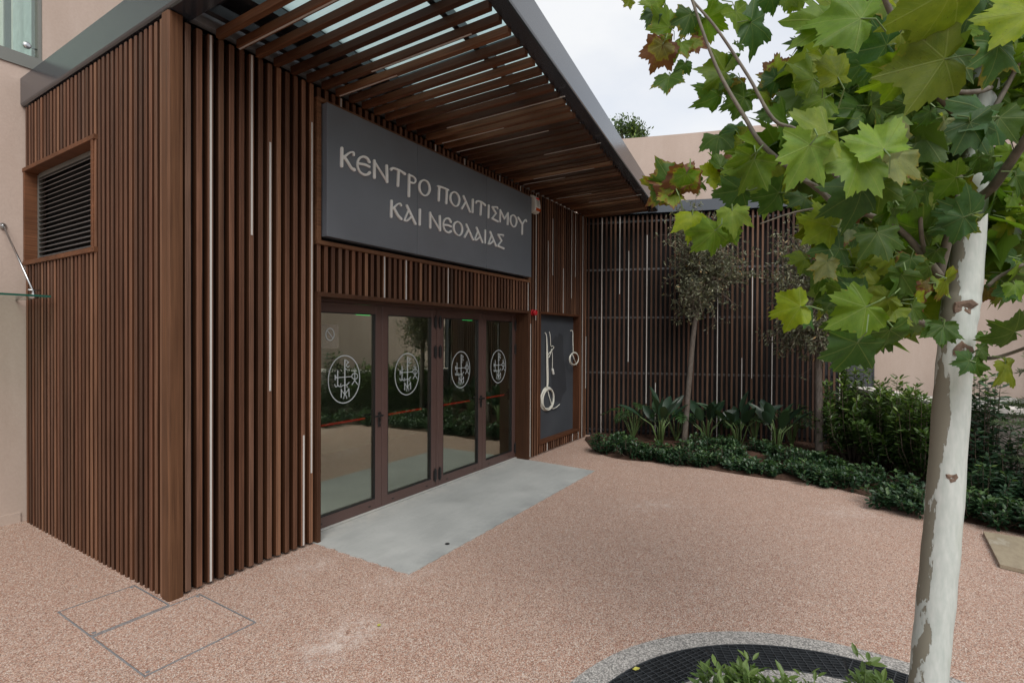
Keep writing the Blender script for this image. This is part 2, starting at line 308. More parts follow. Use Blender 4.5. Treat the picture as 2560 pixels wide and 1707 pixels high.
# ------------------------------------------------------------------ mesh helpers
COL = S.collection
def link(name, me, mat=None, parent=None):
    if mat is not None and not me.materials: me.materials.append(M[mat] if isinstance(mat, str) else mat)
    o = bpy.data.objects.new(name, me); COL.objects.link(o)
    if parent is not None: o.parent = parent
    return o
def tag(o, label=None, cat=None, group=None, kind=None):
    if label: o['label'] = label
    if cat: o['category'] = cat
    if group: o['group'] = group
    if kind: o['kind'] = kind
    return o
def empty(name, loc=(0, 0, 0)):
    o = bpy.data.objects.new(name, None); COL.objects.link(o); o.location = loc; o.empty_display_size = .2; return o
class MB:
    def __init__(s): s.v = []; s.f = []; s.mi = []; s.m = 0
    def add(s, vs, fs):
        n = len(s.v); s.v += [tuple(p) for p in vs]; s.f += [tuple(i+n for i in f) for f in fs]; s.mi += [s.m]*len(fs)
    def box(s, a, b):
        x0, y0, z0 = a; x1, y1, z1 = b
        s.add([(x0, y0, z0), (x1, y0, z0), (x1, y1, z0), (x0, y1, z0), (x0, y0, z1), (x1, y0, z1), (x1, y1, z1), (x0, y1, z1)],
              [(0, 3, 2, 1), (4, 5, 6, 7), (0, 1, 5, 4), (1, 2, 6, 5), (2, 3, 7, 6), (3, 0, 4, 7)])
    def cbox(s, a, b, c=.003, axis=2):
        """box with the four edges along `axis` chamfered"""
        i, j = [k for k in range(3) if k != axis]
        if axis == 1: i, j = 2, 0
        p0, p1 = a[i], b[i]; q0, q1 = a[j], b[j]
        pr = [(p0+c, q0), (p1-c, q0), (p1, q0+c), (p1, q1-c), (p1-c, q1), (p0+c, q1), (p0, q1-c), (p0, q0+c)]
        vs = []
        for h in (a[axis], b[axis]):
            for p, q in pr:
                w_ = [0, 0, 0]; w_[i] = p; w_[j] = q; w_[axis] = h; vs.append(w_)
        fs = [tuple(reversed(range(8))), tuple(range(8, 16))] + [(k, (k+1) % 8, 8+(k+1) % 8, 8+k) for k in range(8)]
        s.add(vs, fs)
    def prism(s, poly, z0, z1):
        n = len(poly); vs = [(p[0], p[1], z0) for p in poly]+[(p[0], p[1], z1) for p in poly]
        s.add(vs, [tuple(reversed(range(n))), tuple(range(n, 2*n))]+[(k, (k+1) % n, n+(k+1) % n, n+k) for k in range(n)])
    def tube(s, pts, rad, n=8, cap=True):
        pts = [Vector(p) for p in pts]; m = len(pts); rad = rad if hasattr(rad, '__len__') else [rad]*m
        t0 = (pts[1]-pts[0]).normalized(); ref = Vector((0, 0, 1)) if abs(t0.z) < .9 else Vector((1, 0, 0))
        u = t0.cross(ref).normalized(); vs = []
        for k in range(m):
            t = (pts[min(k+1, m-1)]-pts[max(k-1, 0)]).normalized(); u = (u-t*u.dot(t)).normalized(); w_ = t.cross(u)
            for a in range(n):
                an = 2*math.pi*a/n; vs.append(pts[k]+(u*math.cos(an)+w_*math.sin(an))*rad[k])
        fs = [(k*n+a, k*n+(a+1) % n, (k+1)*n+(a+1) % n, (k+1)*n+a) for k in range(m-1) for a in range(n)]
        if cap: fs += [tuple(reversed(range(n))), tuple((m-1)*n+a for a in range(n))]
        s.add(vs, fs)
    def lathe(s, prof, org, ax, n=20):
        """prof = [(radius, along)] about axis ax through org"""
        ax = Vector(ax).normalized(); ref = Vector((0, 0, 1)) if abs(ax.z) < .9 else Vector((1, 0, 0)); u = ax.cross(ref).normalized(); w_ = ax.cross(u)
        vs = [Vector(org)+ax*h+(u*math.cos(2*math.pi*a/n)+w_*math.sin(2*math.pi*a/n))*r_ for r_, h in prof for a in range(n)]
        fs = [(k*n+a, k*n+(a+1) % n, (k+1)*n+(a+1) % n, (k+1)*n+a) for k in range(len(prof)-1) for a in range(n)]
        fs += [tuple(reversed(range(n))), tuple((len(prof)-1)*n+a for a in range(n))]; s.add(vs, fs)
    def mesh(s, name, smooth=False):
        me = bpy.data.meshes.new(name); me.from_pydata(s.v, [], s.f); me.update()
        bm = bmesh.new(); bm.from_mesh(me); bmesh.ops.recalc_face_normals(bm, faces=bm.faces); bm.to_mesh(me); bm.free()
        if smooth: me.polygons.foreach_set('use_smooth', [True]*len(me.polygons))
        return me
    def obj(s, name, mat, parent=None, smooth=False): return link(name, s.mesh(name, smooth), mat, parent)
def box(name, a, b, mat, parent=None, c=0, axis=2):
    m = MB(); (m.cbox(a, b, c, axis) if c else m.box(a, b)); return m.obj(name, mat, parent)
MC = {}
def cached(key, make):
    if key not in MC: MC[key] = make()
    return MC[key]
def spline(pts, n=8):
    pts = [Vector(p) for p in pts]; q = [pts[0]*2-pts[1]]+pts+[pts[-1]*2-pts[-2]]; out = []
    for k in range(1, len(q)-2):
        for i in range(n):
            t = i/n; a, b_, c, d = q[k-1], q[k], q[k+1], q[k+2]
            out.append(.5*((2*b_)+(c-a)*t+(2*a-5*b_+4*c-d)*t*t+(3*b_-a-3*c+d)*t**3))
    out.append(pts[-1]); return out

# ------------------------------------------------------------------ ground
g = MB(); N = 40; g.add([(x, y, 0) for x, y in ((-150, -150), (150, -150), (150, 150), (-150, 150))], [(0, 1, 2, 3)])
tag(g.obj('paving', 'resin_gravel'), kind='structure')

# bed of planting along the slatted screen
BE = [gr(x, y) for x, y in [(1462, 1100), (1489, 1128), (1546, 1147), (1682, 1160), (1818, 1181), (1902, 1194), (2048, 1212), (2158, 1238), (2239, 1260), (2306, 1278), (2409, 1304), (2560, 1336)]]
BE = BE + [cw(5.7, 4.1), cw(6.25, 3.0), cw(6.5, 1.2), cw(6.4, -2), cw(5.8, -5)]
bedge = spline(BE, 5)
SD = Vector((math.cos(R(-71.05)), math.sin(R(-71.05)), 0)); SN = Vector((SD.y, -SD.x, 0))   # screen direction, SN towards courtyard
SO = Vector((7.509, .059, 0))
WP = spline([cw(6.05, 9.3), cw(5.85, 7.9), cw(5.75, 6.95), cw(6.15, 6.35), cw(6.95, 5.7), cw(7.7, 4.4), cw(8.1, 2.5), cw(8.1, 0), cw(7.8, -3), cw(7.2, -6)], 5)
def sheet(name, outer, inner, z, mat, nx=10, bump=0.):
    m = MB(); K = len(outer)
    for i in range(K):
        for j in range(nx+1):
            p = outer[i].lerp(inner[i], j/nx); h = z+(0 if j == 0 else bump*(.5+.5*math.sin(p.x*7.1+p.y*3.3)*math.cos(p.y*8.7-p.x*2.1)) + (random.uniform(0, bump*.6) if j else 0))
            m.v.append((p.x, p.y, h))
    for i in range(K-1):
        for j in range(nx):
            a = i*(nx+1)+j; m.f.append((a, a+1, a+nx+2, a+nx+1))
    m.mi = [0]*len(m.f); return m.obj(name, mat, None, True)
inner = []
pathin = [SO+SD*t+SN*-.1 for t in np.linspace(.1, 4.5, 30)] + [Vector((p.x, p.y, 0)) for p in WP[2:]]
def resample(P, n):
    P = [Vector((p[0], p[1], 0)) for p in P]; d = [0]
    for a, b_ in zip(P, P[1:]): d.append(d[-1]+(b_-a).length)
    out = []
    for t in np.linspace(0, d[-1], n):
        k = min(np.searchsorted(d, t, 'right')-1, len(P)-2); out.append(P[k].lerp(P[k+1], (t-d[k])/max(1e-6, d[k+1]-d[k])))
    return out
tag(sheet('soil_bed', resample(bedge, 90), resample(pathin, 90), .006, 'soil', 12, .05), kind='structure')

# ring of grey gravel, steel grating and gravel centre round the plane tree
PC = Vector((.52, -4.24, 0)); R_OUT, R_G1, R_G0 = 1.45, 1.285, 1.045
def ring(name, r0, r1, z, mat, z1=None):
    m = MB(); n = 96
    if r0 <= 0: m.add([(PC.x+r1*math.cos(2*math.pi*k/n), PC.y+r1*math.sin(2*math.pi*k/n), z) for k in range(n)], [tuple(range(n))])
    else:
        m.add([(PC.x+r_*math.cos(2*math.pi*k/n), PC.y+r_*math.sin(2*math.pi*k/n), z) for r_ in (r0, r1) for k in range(n)], [(k, (k+1) % n, n+(k+1) % n, n+k) for k in range(n)])
    return m.obj(name, mat)
tag(ring('gravel_ring', R_G1, R_OUT, .006, 'grey_gravel'), kind='structure')
tag(ring('tree_pit_floor', R_G0-.005, R_G1+.005, .004, 'pit_dark'), kind='structure')
tag(ring('gravel_disc', 0, R_G0, .018, 'grey_gravel'), kind='structure')
gt = tag(empty('tree_grate', PC), 'curved dark steel grating ring set in the paving around the plane tree', 'tree grate')
m = MB()
for rr in (R_G1-.003, R_G0+.003):
    n = 120; prof = [(rr-.004, .004), (rr+.004, .004), (rr+.004, .021), (rr-.004, .021)]
    vs = [(q*math.cos(2*math.pi*k/n), q*math.sin(2*math.pi*k/n), h) for k in range(n) for q, h in prof]
    m.add(vs, [(k*4+j, k*4+(j+1) % 4, ((k+1) % n)*4+(j+1) % 4, ((k+1) % n)*4+j) for k in range(n) for j in range(4)])
m.obj('edge_band', 'grate_steel', gt)
NP = 10
for q in range(NP):
    a0 = 2*math.pi*q/NP+R(7); da = 2*math.pi/NP; am = a0+da/2; ex = Vector((math.cos(am), math.sin(am), 0)); ey = Vector((-ex.y, ex.x, 0)); m = MB()
    def inside(p):
        r_ = p.length; an = math.atan2(p.dot(ey), p.dot(ex)); return R_G0 < r_ < R_G1 and abs(an) < da/2-.004
    def bars(dirv, nrm, step, wd, z0, z1):
        for k in np.arange(-1.4, 1.4, step):
            run = None; ts = np.linspace(-1.4, 1.4, 561)
            for t in ts:
                p = nrm*k+dirv*t
                if inside(p):
                    if run is None: run = t
                    last = t
                elif run is not None:
                    a, b_ = nrm*k+dirv*run, nrm*k+dirv*last; h = nrm*wd/2
                    m.add([tuple((p_+s_*h)[:2])+(z,) for z in (z0, z1) for p_, s_ in ((a, -1), (b_, -1), (b_, 1), (a, 1))], [(0, 3, 2, 1), (4, 5, 6, 7), (0, 1, 5, 4), (1, 2, 6, 5), (2, 3, 7, 6), (3, 0, 4, 7)]); run = None
    bars(ey, ex, .026, .004, .005, .02); bars(ex, ey, .05, .005, .012, .019)
    m.obj('grate_panel', 'grate_steel', gt)

# concrete doorstep and covers
def rough_edge(p, q, n, amp):
    p, q = Vector(p), Vector(q); t_ = (q-p).normalized(); nn = Vector((-t_.y, t_.x)); return [p.lerp(q, i/n)+nn*(amp*(random.random()-.5)+.5*amp*math.sin(i*.9)) for i in range(n)]
ap = rough_edge((1.225, .3), (1.225, -1.155), 60, .016)+rough_edge((1.225, -1.155), (5.03, -1.14), 150, .007)+rough_edge((5.03, -1.14), (5.1, .3), 30, .005)
m = MB(); m.prism([tuple(p) for p in ap], 0, .007); sb = m.obj('concrete_apron', 'concrete'); tag(sb, kind='structure')
m = MB(); m.lathe([(.022, 0), (.022, .003), (.016, .004)], (1.86, -1.03, .0072), (0, 0, 1), 16); tag(m.obj('drain_cap', 'black_plastic'), 'small round dark drain cap set in the concrete doorstep', 'drain cap')
def cover(loc, w_, d_, label):
    e = tag(empty('access_cover', loc), label, 'access cover'); t = .0065
    m = MB(); m.box((0, 0, .0), (w_, t, .006)); m.box((0, d_-t, 0), (w_, d_, .006)); m.box((0, t, 0), (t, d_-t, .006)); m.box((w_-t, t, 0), (w_, d_-t, .006)); m.obj('frame', 'galvanised', e)
    box('lid', (t+.004, t+.004, 0), (w_-t-.004, d_-t-.004, .0045), 'resin_gravel', e)
    for x, y in ((.03, .03), (w_-.03, d_-.03)):
        m = MB(); m.lathe([(.012, .0045), (.012, .0065)], (x, y, 0), (0, 0, 1), 10); m.obj('lifting_key', 'galvanised', e)
cover((-.487, -.783, 0), .655, .705, 'gravel filled access cover with thin steel frame in front of the corner post')
cover((-.487, -.062, 0), .46, .54, 'gravel filled access cover with thin steel frame along the louvred side wall')
sp = [gr(2458, 1336), gr(2500, 1420), gr(2560, 1431)]
d1 = Vector((3.954-4.864, 0.02, 0)); c0 = Vector((4.864, -5.265, 0)); c1 = Vector((3.954, -5.204, 0)); m = MB()
poly = [c0, c1, Vector((3.90, -5.42, 0)), Vector((3.92, -5.98, 0)), Vector((4.86, -6.02, 0))]
m.prism([(p.x, p.y) for p in reversed(poly)], .004, .034); tag(m.obj('stone_slab', 'travertine'), 'loose mottled beige stone slab lying on the paving beside the planting bed', 'slab')

# ------------------------------------------------------------------ pavilion
PAV = tag(empty('entrance_pavilion'), 'dark brown slatted timber entrance pavilion with glass doors and deep slatted canopy', 'building')
SX0, SP, SW, SDp = .1255, .0811, .041, .068
ZT = 4.205; Z_LT, Z_LB = 2.308, 2.268; Z_SB, Z_ST = 2.744, 4.086
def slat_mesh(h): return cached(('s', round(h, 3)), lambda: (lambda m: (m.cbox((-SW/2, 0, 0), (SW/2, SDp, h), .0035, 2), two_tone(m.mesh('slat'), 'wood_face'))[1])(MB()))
def slat(x, z0, z1, jit=True):
    o = link('slat', slat_mesh(z1-z0), 'wood_upright', PAV); o.location = (x+random.uniform(-.0015, .0015), random.uniform(-.002, .002), z0); return o
def strip(x, z0, z1, y=0.):
    h = z1-z0; me = cached(('l', round(h, 2)), lambda: (lambda m: (m.box((-.007, -.0045, 0), (.007, .004, h)), m.mesh('light_strip'))[1])(MB()))
    o = link('light_strip', me, 'strip_white', PAV); o.location = (x, y, z0); return o
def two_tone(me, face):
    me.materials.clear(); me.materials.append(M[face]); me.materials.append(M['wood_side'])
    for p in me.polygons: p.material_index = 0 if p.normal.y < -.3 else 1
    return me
SXk = lambda k: SX0+SP*k
for k in range(89):
    x = SXk(k)
    if k <= 13: slat(x, .02+.012*random.random(), ZT-.03)
    elif k <= 61: slat(x, Z_ST, ZT-.03); slat(x, Z_LT, Z_SB)
    elif k <= 65 or k >= 85: slat(x, .02, ZT-.03)
    else: slat(x, 2.316, ZT-.03); slat(x, .03, .17)
for k, z0, z1 in [(2, .03, 4.17), (6, 2.719, 4.17), (8, 1.44, 3.52), (13, .66, 3.83), (12, .03, 1.015),
                  (24, Z_LT, Z_SB), (28, Z_LT, Z_SB), (37, Z_LT, Z_SB), (61, Z_LT, Z_SB),
                  (17, Z_ST, 4.17), (34, Z_ST, 4.17), (41, Z_ST, 4.17), (51, Z_ST, 4.17), (58, Z_ST, 4.17),
                  (64, 2.17, 4.17), (62, .03, 2.107), (69, 2.32, 3.49), (71, 2.94, 3.886), (76, 2.32, 3.1), (80, 2.6, 4.17), (82, 3.0, 4.17), (86, .03, 4.17), (88, .935, 1.913),
                  (69, .03, .17), (81, .03, .17), (84, .03, .17)]:
    strip(SXk(k), z0, z1)
# side wall
for y in np.arange(.122, 2.96, .0815):
    def ss(z0, z1):
        o = link('slat', slat_mesh(z1-z0), 'wood_upright', PAV); o.location = (random.uniform(-.002, .002), y, z0); o.rotation_euler.z = -math.pi/2
    if 1.28 < y < 2.93: ss(3.585, ZT-.02); ss(.0, 2.6)
    else: ss(0., ZT-.02)
m = MB(); m.prism([(-.012, -.0), (.0, -.012), (.082, -.012), (.09, -.004), (.09, .06), (.06, .09), (-.004, .09), (-.012, .082)], 0, ZT); m.obj('corner_post', 'wood_upright', PAV)
# backing walls (black membrane), roof, inner room
m = MB(); m.box((.062, .09, 0), (1.24, .12, ZT)); m.box((1.24, .09, 2.33), (5.11, .12, ZT)); m.box((5.11, .09, 0), (5.44, .12, ZT)); m.box((5.44, .09, 2.3), (7.0, .12, ZT)); m.box((5.44, .09, 0), (7.0, .12, .18)); m.box((7.0, .09, 0), (7.42, .12, ZT)); m.obj('front_membrane', 'membrane', PAV)
m = MB(); m.box((.09, .122, 0), (.12, 1.31, ZT)); m.box((.09, 2.94, 0), (.12, 2.985, ZT)); m.box((.09, 1.31, 3.56), (.12, 2.94, ZT)); m.box((.09, 1.31, 0), (.12, 2.94, 2.62)); m.obj('side_membrane', 'membrane', PAV)
box('roof', (.0, .0, 4.36), (7.4, 2.98, 4.47), 'dark_metal', PAV)
box('inner_floor', (1.1, .32, .0), (7.3, 2.97, .008), 'interior_floor', PAV)
m = MB(); m.box((1.0, 2.9, 0), (7.35, 2.97, 3.2)); m.box((1.0, .13, 0), (1.08, 2.9, 3.2)); m.box((7.27, .13, 0), (7.35, 2.9, 3.2)); m.box((1.0, .13, 3.2), (7.35, 2.97, 3.26)); m.obj('inner_wall', 'interior_dark', PAV)
box('exit_sign', (2.25, .62, 2.148), (2.45, .64, 2.2), 'exit_green', PAV); box('exit_sign', (4.25, .62, 2.148), (4.47, .64, 2.2), 'exit_green', PAV)
# louvred opening of the side wall
lv = MB(); lv.cbox((-.014, 1.24, 3.545), (.12, 2.965, 3.585), .003, 1); lv.cbox((-.014, 1.24, 2.6), (.12, 2.965, 2.643), .003, 1); lv.cbox((-.01, 1.275, 2.643), (.13, 1.318, 3.545), .003, 2); lv.cbox((-.01, 2.915, 2.643), (.13, 2.955, 3.545), .003, 2)
lw = lv.obj('louvre_window', 'wood_along', PAV)
box('louvre_back', (.16, 1.318, 2.643), (.17, 2.915, 3.545), 'membrane', lw)
m = MB(); m.box((.09, 2.87, 2.66), (.13, 2.912, 3.53)); m.box((.09, 1.32, 3.5), (.13, 2.87, 3.543)); m.box((.09, 1.32, 2.645), (.13, 2.87, 2.68)); m.obj('louvre_frame', 'grey_trim', lw)
bl = MB(); bl.add([(.085, 1.32, 0), (.125, 1.32, .028), (.125, 2.868, .028), (.085, 2.868, 0), (.083, 1.32, .005), (.123, 1.32, .033), (.123, 2.868, .033), (.083, 2.868, .005)], [(0, 1, 2, 3), (7, 6, 5, 4), (0, 4, 5, 1), (1, 5, 6, 2), (2, 6, 7, 3), (3, 7, 4, 0)]); bme = bl.mesh('louvre_blade')
flat('blade_grey', (.16, .155, .155), .35, .3)
for z in np.arange(2.685, 3.5, .046):
    o = link('louvre_blade', bme, 'blade_grey', lw); o.location = (0, 0, z)
# timber surround of the doors, sign and notice board
m = MB(); m.cbox((1.232, -.018, Z_LB), (5.105, .2, Z_LT), .003, 0); m.cbox((1.232, -.018, 0.0), (1.272, .2, Z_LB), .003, 2); m.cbox((5.065, -.018, 0.0), (5.105, .24, Z_LB), .003, 2); m.obj('door_surround', 'wood_upright', PAV)
m = MB(); m.cbox((1.232, -.016, Z_SB), (5.105, .07, Z_SB+.04), .003, 0); m.cbox((1.232, -.016, Z_ST-.038), (5.105, .07, Z_ST), .003, 0); m.cbox((1.232, -.014, Z_SB+.04), (1.275, .07, Z_ST-.038), .003, 2); m.cbox((5.065, -.014, Z_SB+.04), (5.105, .07, Z_ST-.038), .003, 2); m.obj('sign_surround', 'wood_along', PAV)
m = MB(); m.cbox((5.43, -.016, 2.278), (6.965, .16, 2.316), .003, 0); m.cbox((5.43, -.016, .17), (6.965, .16, .212), .003, 0); m.cbox((5.43, -.014, .212), (5.468, .16, 2.278), .003, 2); m.cbox((6.925, -.014, .212), (6.965, .16, 2.278), .003, 2)
nb = m.obj('notice_board', 'wood_upright', PAV)
box('board_panel', (5.468, .105, .212), (6.925, .13, 2.278), 'board_face', nb)
pp = [(6.13, 1.86), (6.2, 1.93), (6.3, 1.9), (6.34, 1.98), (6.5, 1.93), (6.52, 1.6), (6.6, 1.3), (6.66, .95), (6.5, .86), (6.42, .75), (6.2, .78), (6.1, .74), (6.06, 1.2), (5.98, 1.5), (6.0, 1.8)]
m = MB(); m.add([(x, .1045, z) for x, z in pp], [tuple(range(len(pp)))]); m.obj('dark_patch', 'board_patch', nb)

# glass doors
DY = .215
DZ1 = 2.24
LEAF = [(1.28, 2.245, 1), (2.25, 3.165, -1), (3.215, 4.165, 1), (4.17, 5.06, -1)]
m = MB(); m.box((1.272, DY+.005, DZ1), (5.065, DY+.075, Z_LB)); m.box((3.168, DY, .012), (3.212, DY+.07, DZ1)); m.obj('door_frame', 'door_metal', PAV)
box('threshold', (1.272, DY-.03, .012), (5.065, DY+.1, .022), 'concrete', PAV)
def unz(x, y, oy=DY+.03): p = pl(800+x*.14032, 840+y*.14032, 1, oy); return (p.x, p.z)
def ribbon(mb, pts, wd, y0, y1, close=False, to3=None):
    """flat stroke of given width in the xz plane, from depth y0 (front) to y1"""
    P = [Vector((p[0], p[1])) for p in pts]; n = len(P); wl = wd if hasattr(wd, '__len__') else [wd]*n
    Lf, Rt = [], []
    for i in range(n):
        a = P[(i-1) % n] if (close or i) else P[0]; b_ = P[(i+1) % n] if (close or i < n-1) else P[-1]
        t = (b_-a); t = t/max(t.length, 1e-9); nn = Vector((-t.y, t.x)); Lf.append(P[i]+nn*wl[i]/2); Rt.append(P[i]-nn*wl[i]/2)
    if close:
        vs = [(p.x, y, p.y) for y in (y0, y1) for p in Lf+Rt]; k = 2*n
        fs = [(i, (i+1) % n, n+(i+1) % n, n+i) for i in range(n)]+[(i, k+i, k+(i+1) % n, (i+1) % n) for i in range(n)]+[(n+i, n+(i+1) % n, k+n+(i+1) % n, k+n+i) for i in range(n)]
        mb.add(vs, fs); return
    # round ends
    def arc(c, d, w_):
        a0 = math.atan2(d.y, d.x); return [c+Vector((math.cos(a0+s_), math.sin(a0+s_)))*w_/2 for s_ in (R(60), R(30), 0, R(-30), R(-60))]
    te = (P[-1]-P[-2]).normalized(); ts = (P[0]-P[1]).normalized()
    loop = Lf+arc(P[-1], te, wl[-1])+list(reversed(Rt))+arc(P[0], ts, wl[0]); k = len(loop)
    # strips for the face so concave strokes triangulate cleanly
    vs = [(p.x, y, p.y) for y in (y0, y1) for p in loop]
    ne = n+5; fs = []
    Li = list(range(n)); Ri = [ne+n-1-i for i in range(n)]
    for i in range(n-1): fs.append((Li[i], Li[i+1], Ri[i+1], Ri[i]))
    fs.append((Li[-1],)+tuple(range(n, n+5))+(Ri[-1],)); fs.append((Ri[0],)+tuple(range(ne+n, ne+n+5))+(Li[0],))
    fs += [(i, (i+1) % k, k+(i+1) % k, k+i) for i in range(k)]
    mb.add(vs, fs)
def smooth2(pts, n=6): return [(p.x, p.y) for p in spline([Vector((a, b_, 0)) for a, b_ in pts], n)]
# emblem drawn from strokes, centred
ec = Vector((1.757, 1.461)); em = MB()
def es(pts, wd, close=False, sm=True):
    q = [(Vector(unz(*p))-ec) for p in pts]; q = [(v.x, v.y) for v in q]
    if sm and len(q) > 2 and not close: q = smooth2(q, 5)
    ribbon(em, q, wd*.68, -.0012, .0, close)
ell = [(.2*math.cos(t), .243*math.sin(t)) for t in np.linspace(0, 2*math.pi, 56, endpoint=False)]; ribbon(em, ell, .0105, -.0012, 0, True)
es([(440, 425), (440, 1050)], .02); es([(265, 742), (560, 720)], .012); es([(312, 615), (312, 880)], .018); es([(266, 695), (268, 778)], .016); es([(268, 705), (302, 745)], .012)
es([(260, 858), (272, 898), (300, 895), (312, 868), (338, 898), (362, 885), (368, 848)], .013)
es([(617+52*math.cos(t), 715+52*math.sin(t)) for t in np.linspace(0, 2*math.pi, 22, endpoint=False)], .012, True)
es([(617, 620), (617, 795)], .013); es([(617, 572), (580, 626), (655, 626)], .009, True); es([(617, 790), (568, 862)], .014); es([(617, 790), (668, 860)], .014)
es([(450, 428), (478, 440), (505, 470)], .012); es([(512, 462), (478, 492), (470, 530), (496, 552), (522, 528)], .012); es([(455, 585), (480, 600)], .012)
es([(368, 912), (400, 880), (440, 872), (482, 862), (518, 822)], .013); es([(465, 888), (488, 890), (490, 912), (468, 912)], .007)
es([(378, 945), (375, 1090)], .016); es([(375, 955), (440, 1042)], .012); es([(440, 1042), (510, 942)], .012); es([(512, 935), (516, 1075)], .016); es([(420, 1112), (428, 1056), (466, 1056), (474, 1110)], .012, False, False)
eme = em.mesh('emblem')
hb = MB(); hb.cbox((-.019, -.012, -.09), (.019, 0, .07), .004, 2); hb.lathe([(.012, 0), (.012, .045)], (0, -.012, .035), (0, -1, 0), 12); hb.cbox((-.11, -.062, .025), (.012, -.045, .045), .004, 0); hb.lathe([(.01, 0), (.01, .006)], (0, -.012, -.045), (0, -1, 0), 10); hme = hb.mesh('handle')
hg = MB(); hg.lathe([(.0095, 0), (.0095, .165)], (0, 0, 0), (0, 0, 1), 12); hg.box((-.03, .001, .02), (.03, .006, .145)); hgm = hg.mesh('hinge')
for i, (x0, x1, sd_) in enumerate(LEAF):
    m = MB(); st = .088; bt = .105; tp = .092; y0, y1 = DY, DY+.06; z0 = .024; z1 = DZ1-.004
    m.cbox((x0, y0, z0), (x0+st, y1, z1), .003, 2); m.cbox((x1-st, y0, z0), (x1, y1, z1), .003, 2); m.box((x0+st, y0+.002, z0), (x1-st, y1, z0+bt)); m.box((x0+st, y0+.002, z1-tp), (x1-st, y1, z1))
    d = m.obj('glass_door', 'door_metal', PAV)
    m = MB(); bd = .012; a0, a1, c0_, c1_ = x0+st, x1-st, z0+bt, z1-tp
    m.box((a0, y0+.006, c0_), (a0+bd, y0+.034, c1_)); m.box((a1-bd, y0+.006, c0_), (a1, y0+.034, c1_)); m.box((a0+bd, y0+.006, c0_), (a1-bd, y0+.034, c0_+bd)); m.box((a0+bd, y0+.006, c1_-bd), (a1-bd, y0+.034, c1_)); m.obj('gasket', 'black_plastic', d)
    box('pane', (a0+bd*.5, y0+.03, c0_+bd*.5), (a1-bd*.5, y0+.034, c1_-bd*.5), 'door_glass', d)
    o = link('emblem', eme, 'etched', d); o.location = ((1.757, 2.675, 3.706, 4.62)[i], y0+.0285, 1.461)
    # push bar behind the glass
    m = MB(); m.tube([(x0+.1, y1+.075, 1.0), (x1-.1, y1+.075, 1.0)], .013, 10); pb = m.obj('push_bar', 'red_paint', d)
    m = MB()
    for xx in (x0+.06, x1-.06): m.cbox((xx-.022, y1, .93), (xx+.022, y1+.03, 1.1), .004, 2); m.tube([(xx, y1+.02, 1.06), (xx+(.02 if xx < (x0+x1)/2 else -.02), y1+.06, 1.02), (xx+(.06 if xx < (x0+x1)/2 else -.06), y1+.075, 1.0)], .016, 8)
    m.obj('bar_bracket', 'black_plastic', pb)
    if i in (0, 2):
        o = link('handle', hme, 'black_plastic', d); o.location = (x1-st*.45, y0, 1.005)
        m = MB(); m.box((-.004, -.02, -.052), (.004, -.018, -.04)); o2 = m.obj('key', 'steel', d); o2.location = o.location
    hx = x0+.004 if i in (0, 2) else x1-.004
    if i == 0: hx = x0+.012
    for hz in (2.0, 1.63, .09):
        o = link('hinge', hgm, 'black_plastic', d); o.location = (hx+(.016 if i in (2,) else -.016 if i == 1 else -.004), y0-.008, hz)
    m = MB()
    for xx in (x0+.17, x1-.17): m.box((xx-.016, y0-.0005, .062), (xx+.016, y0+.001, .074))
    m.obj('drain_slot', 'black_plastic', d)
    if i == 0:
        m = MB(); m.box((1.47, y0+.026, 1.78), (1.68, y0+.0275, 2.02)); sk_ = m.obj('sticker', 'sticker', d)
        m = MB(); ribbon(m, [(1.575+.05*math.cos(t), 1.92+.06*math.sin(t)) for t in np.linspace(0, 6.283, 24, endpoint=False)], .008, y0+.0245, y0+.0255, True); ribbon(m, [(1.54, 1.96), (1.61, 1.88)], .008, y0+.0245, y0+.0255); m.obj('no_smoking_mark', 'etched', sk_)

# canopy -------------------------------------------------------------------
FA, FB = Vector((-.02, -2.262)), Vector((7.62, -1.256))
fdir = (FB-FA).normalized(); fn = Vector((fdir.y, -fdir.x))     # outward
def fy(x, off=0.): t = (x-FA.x)/(FB.x-FA.x); return FA.y+(FB.y-FA.y)*t-off
ZB, ZF = 4.212, 4.50
def channel(P, inn, z0, z1, fl):
    """folded fascia: rounded lower corner, underside flange; P = list of (x,y) outer line, inn = inward unit vectors"""
    prof = [(0.012, z1), (0, z1-.01), (0, z0+.022), (.006, z0+.008), (.02, z0), (fl, z0), (fl, z0+.006), (.03, z0+.008), (.012, z0+.03)]
    m = MB(); n = len(prof)
    for p, q in zip(P, inn):
        for d, z in prof: m.v.append((p[0]+q[0]*d, p[1]+q[1]*d, z))
    for k in range(len(P)-1):
        for a in range(n-1): m.f.append((k*n+a, k*n+a+1, (k+1)*n+a+1, (k+1)*n+a))
    m.mi = [0]*len(m.f); return m
corner_in = Vector((1.0, 1.0+.13))
can = channel([(FA.x, 2.985), (FA.x, FA.y), (FB.x, FB.y)], [(1, 0), (1.0, .88), (-.131, .991)], ZB, ZF, .17).obj('canopy', 'fascia_metal', PAV)
m = MB(); m.box((.0, -.41, 4.47), (7.4, 2.97, 4.492)); m.obj('roof_sheet', 'dark_metal', can)
zs0, zs1 = 4.168, 4.233
for i in range(46):
    x = .345+.1588*i; ye = fy(x, 0)+.13; y0 = -.008
    if x > 7.4: break
    ln = round(y0-ye, 3); mm = MB(); mm.cbox((-.023, -ln, 0), (.023, 0, zs1-zs0), .003, 1); o = mm.obj('slat', 'wood_across', can); o.location = (x, y0, zs0)
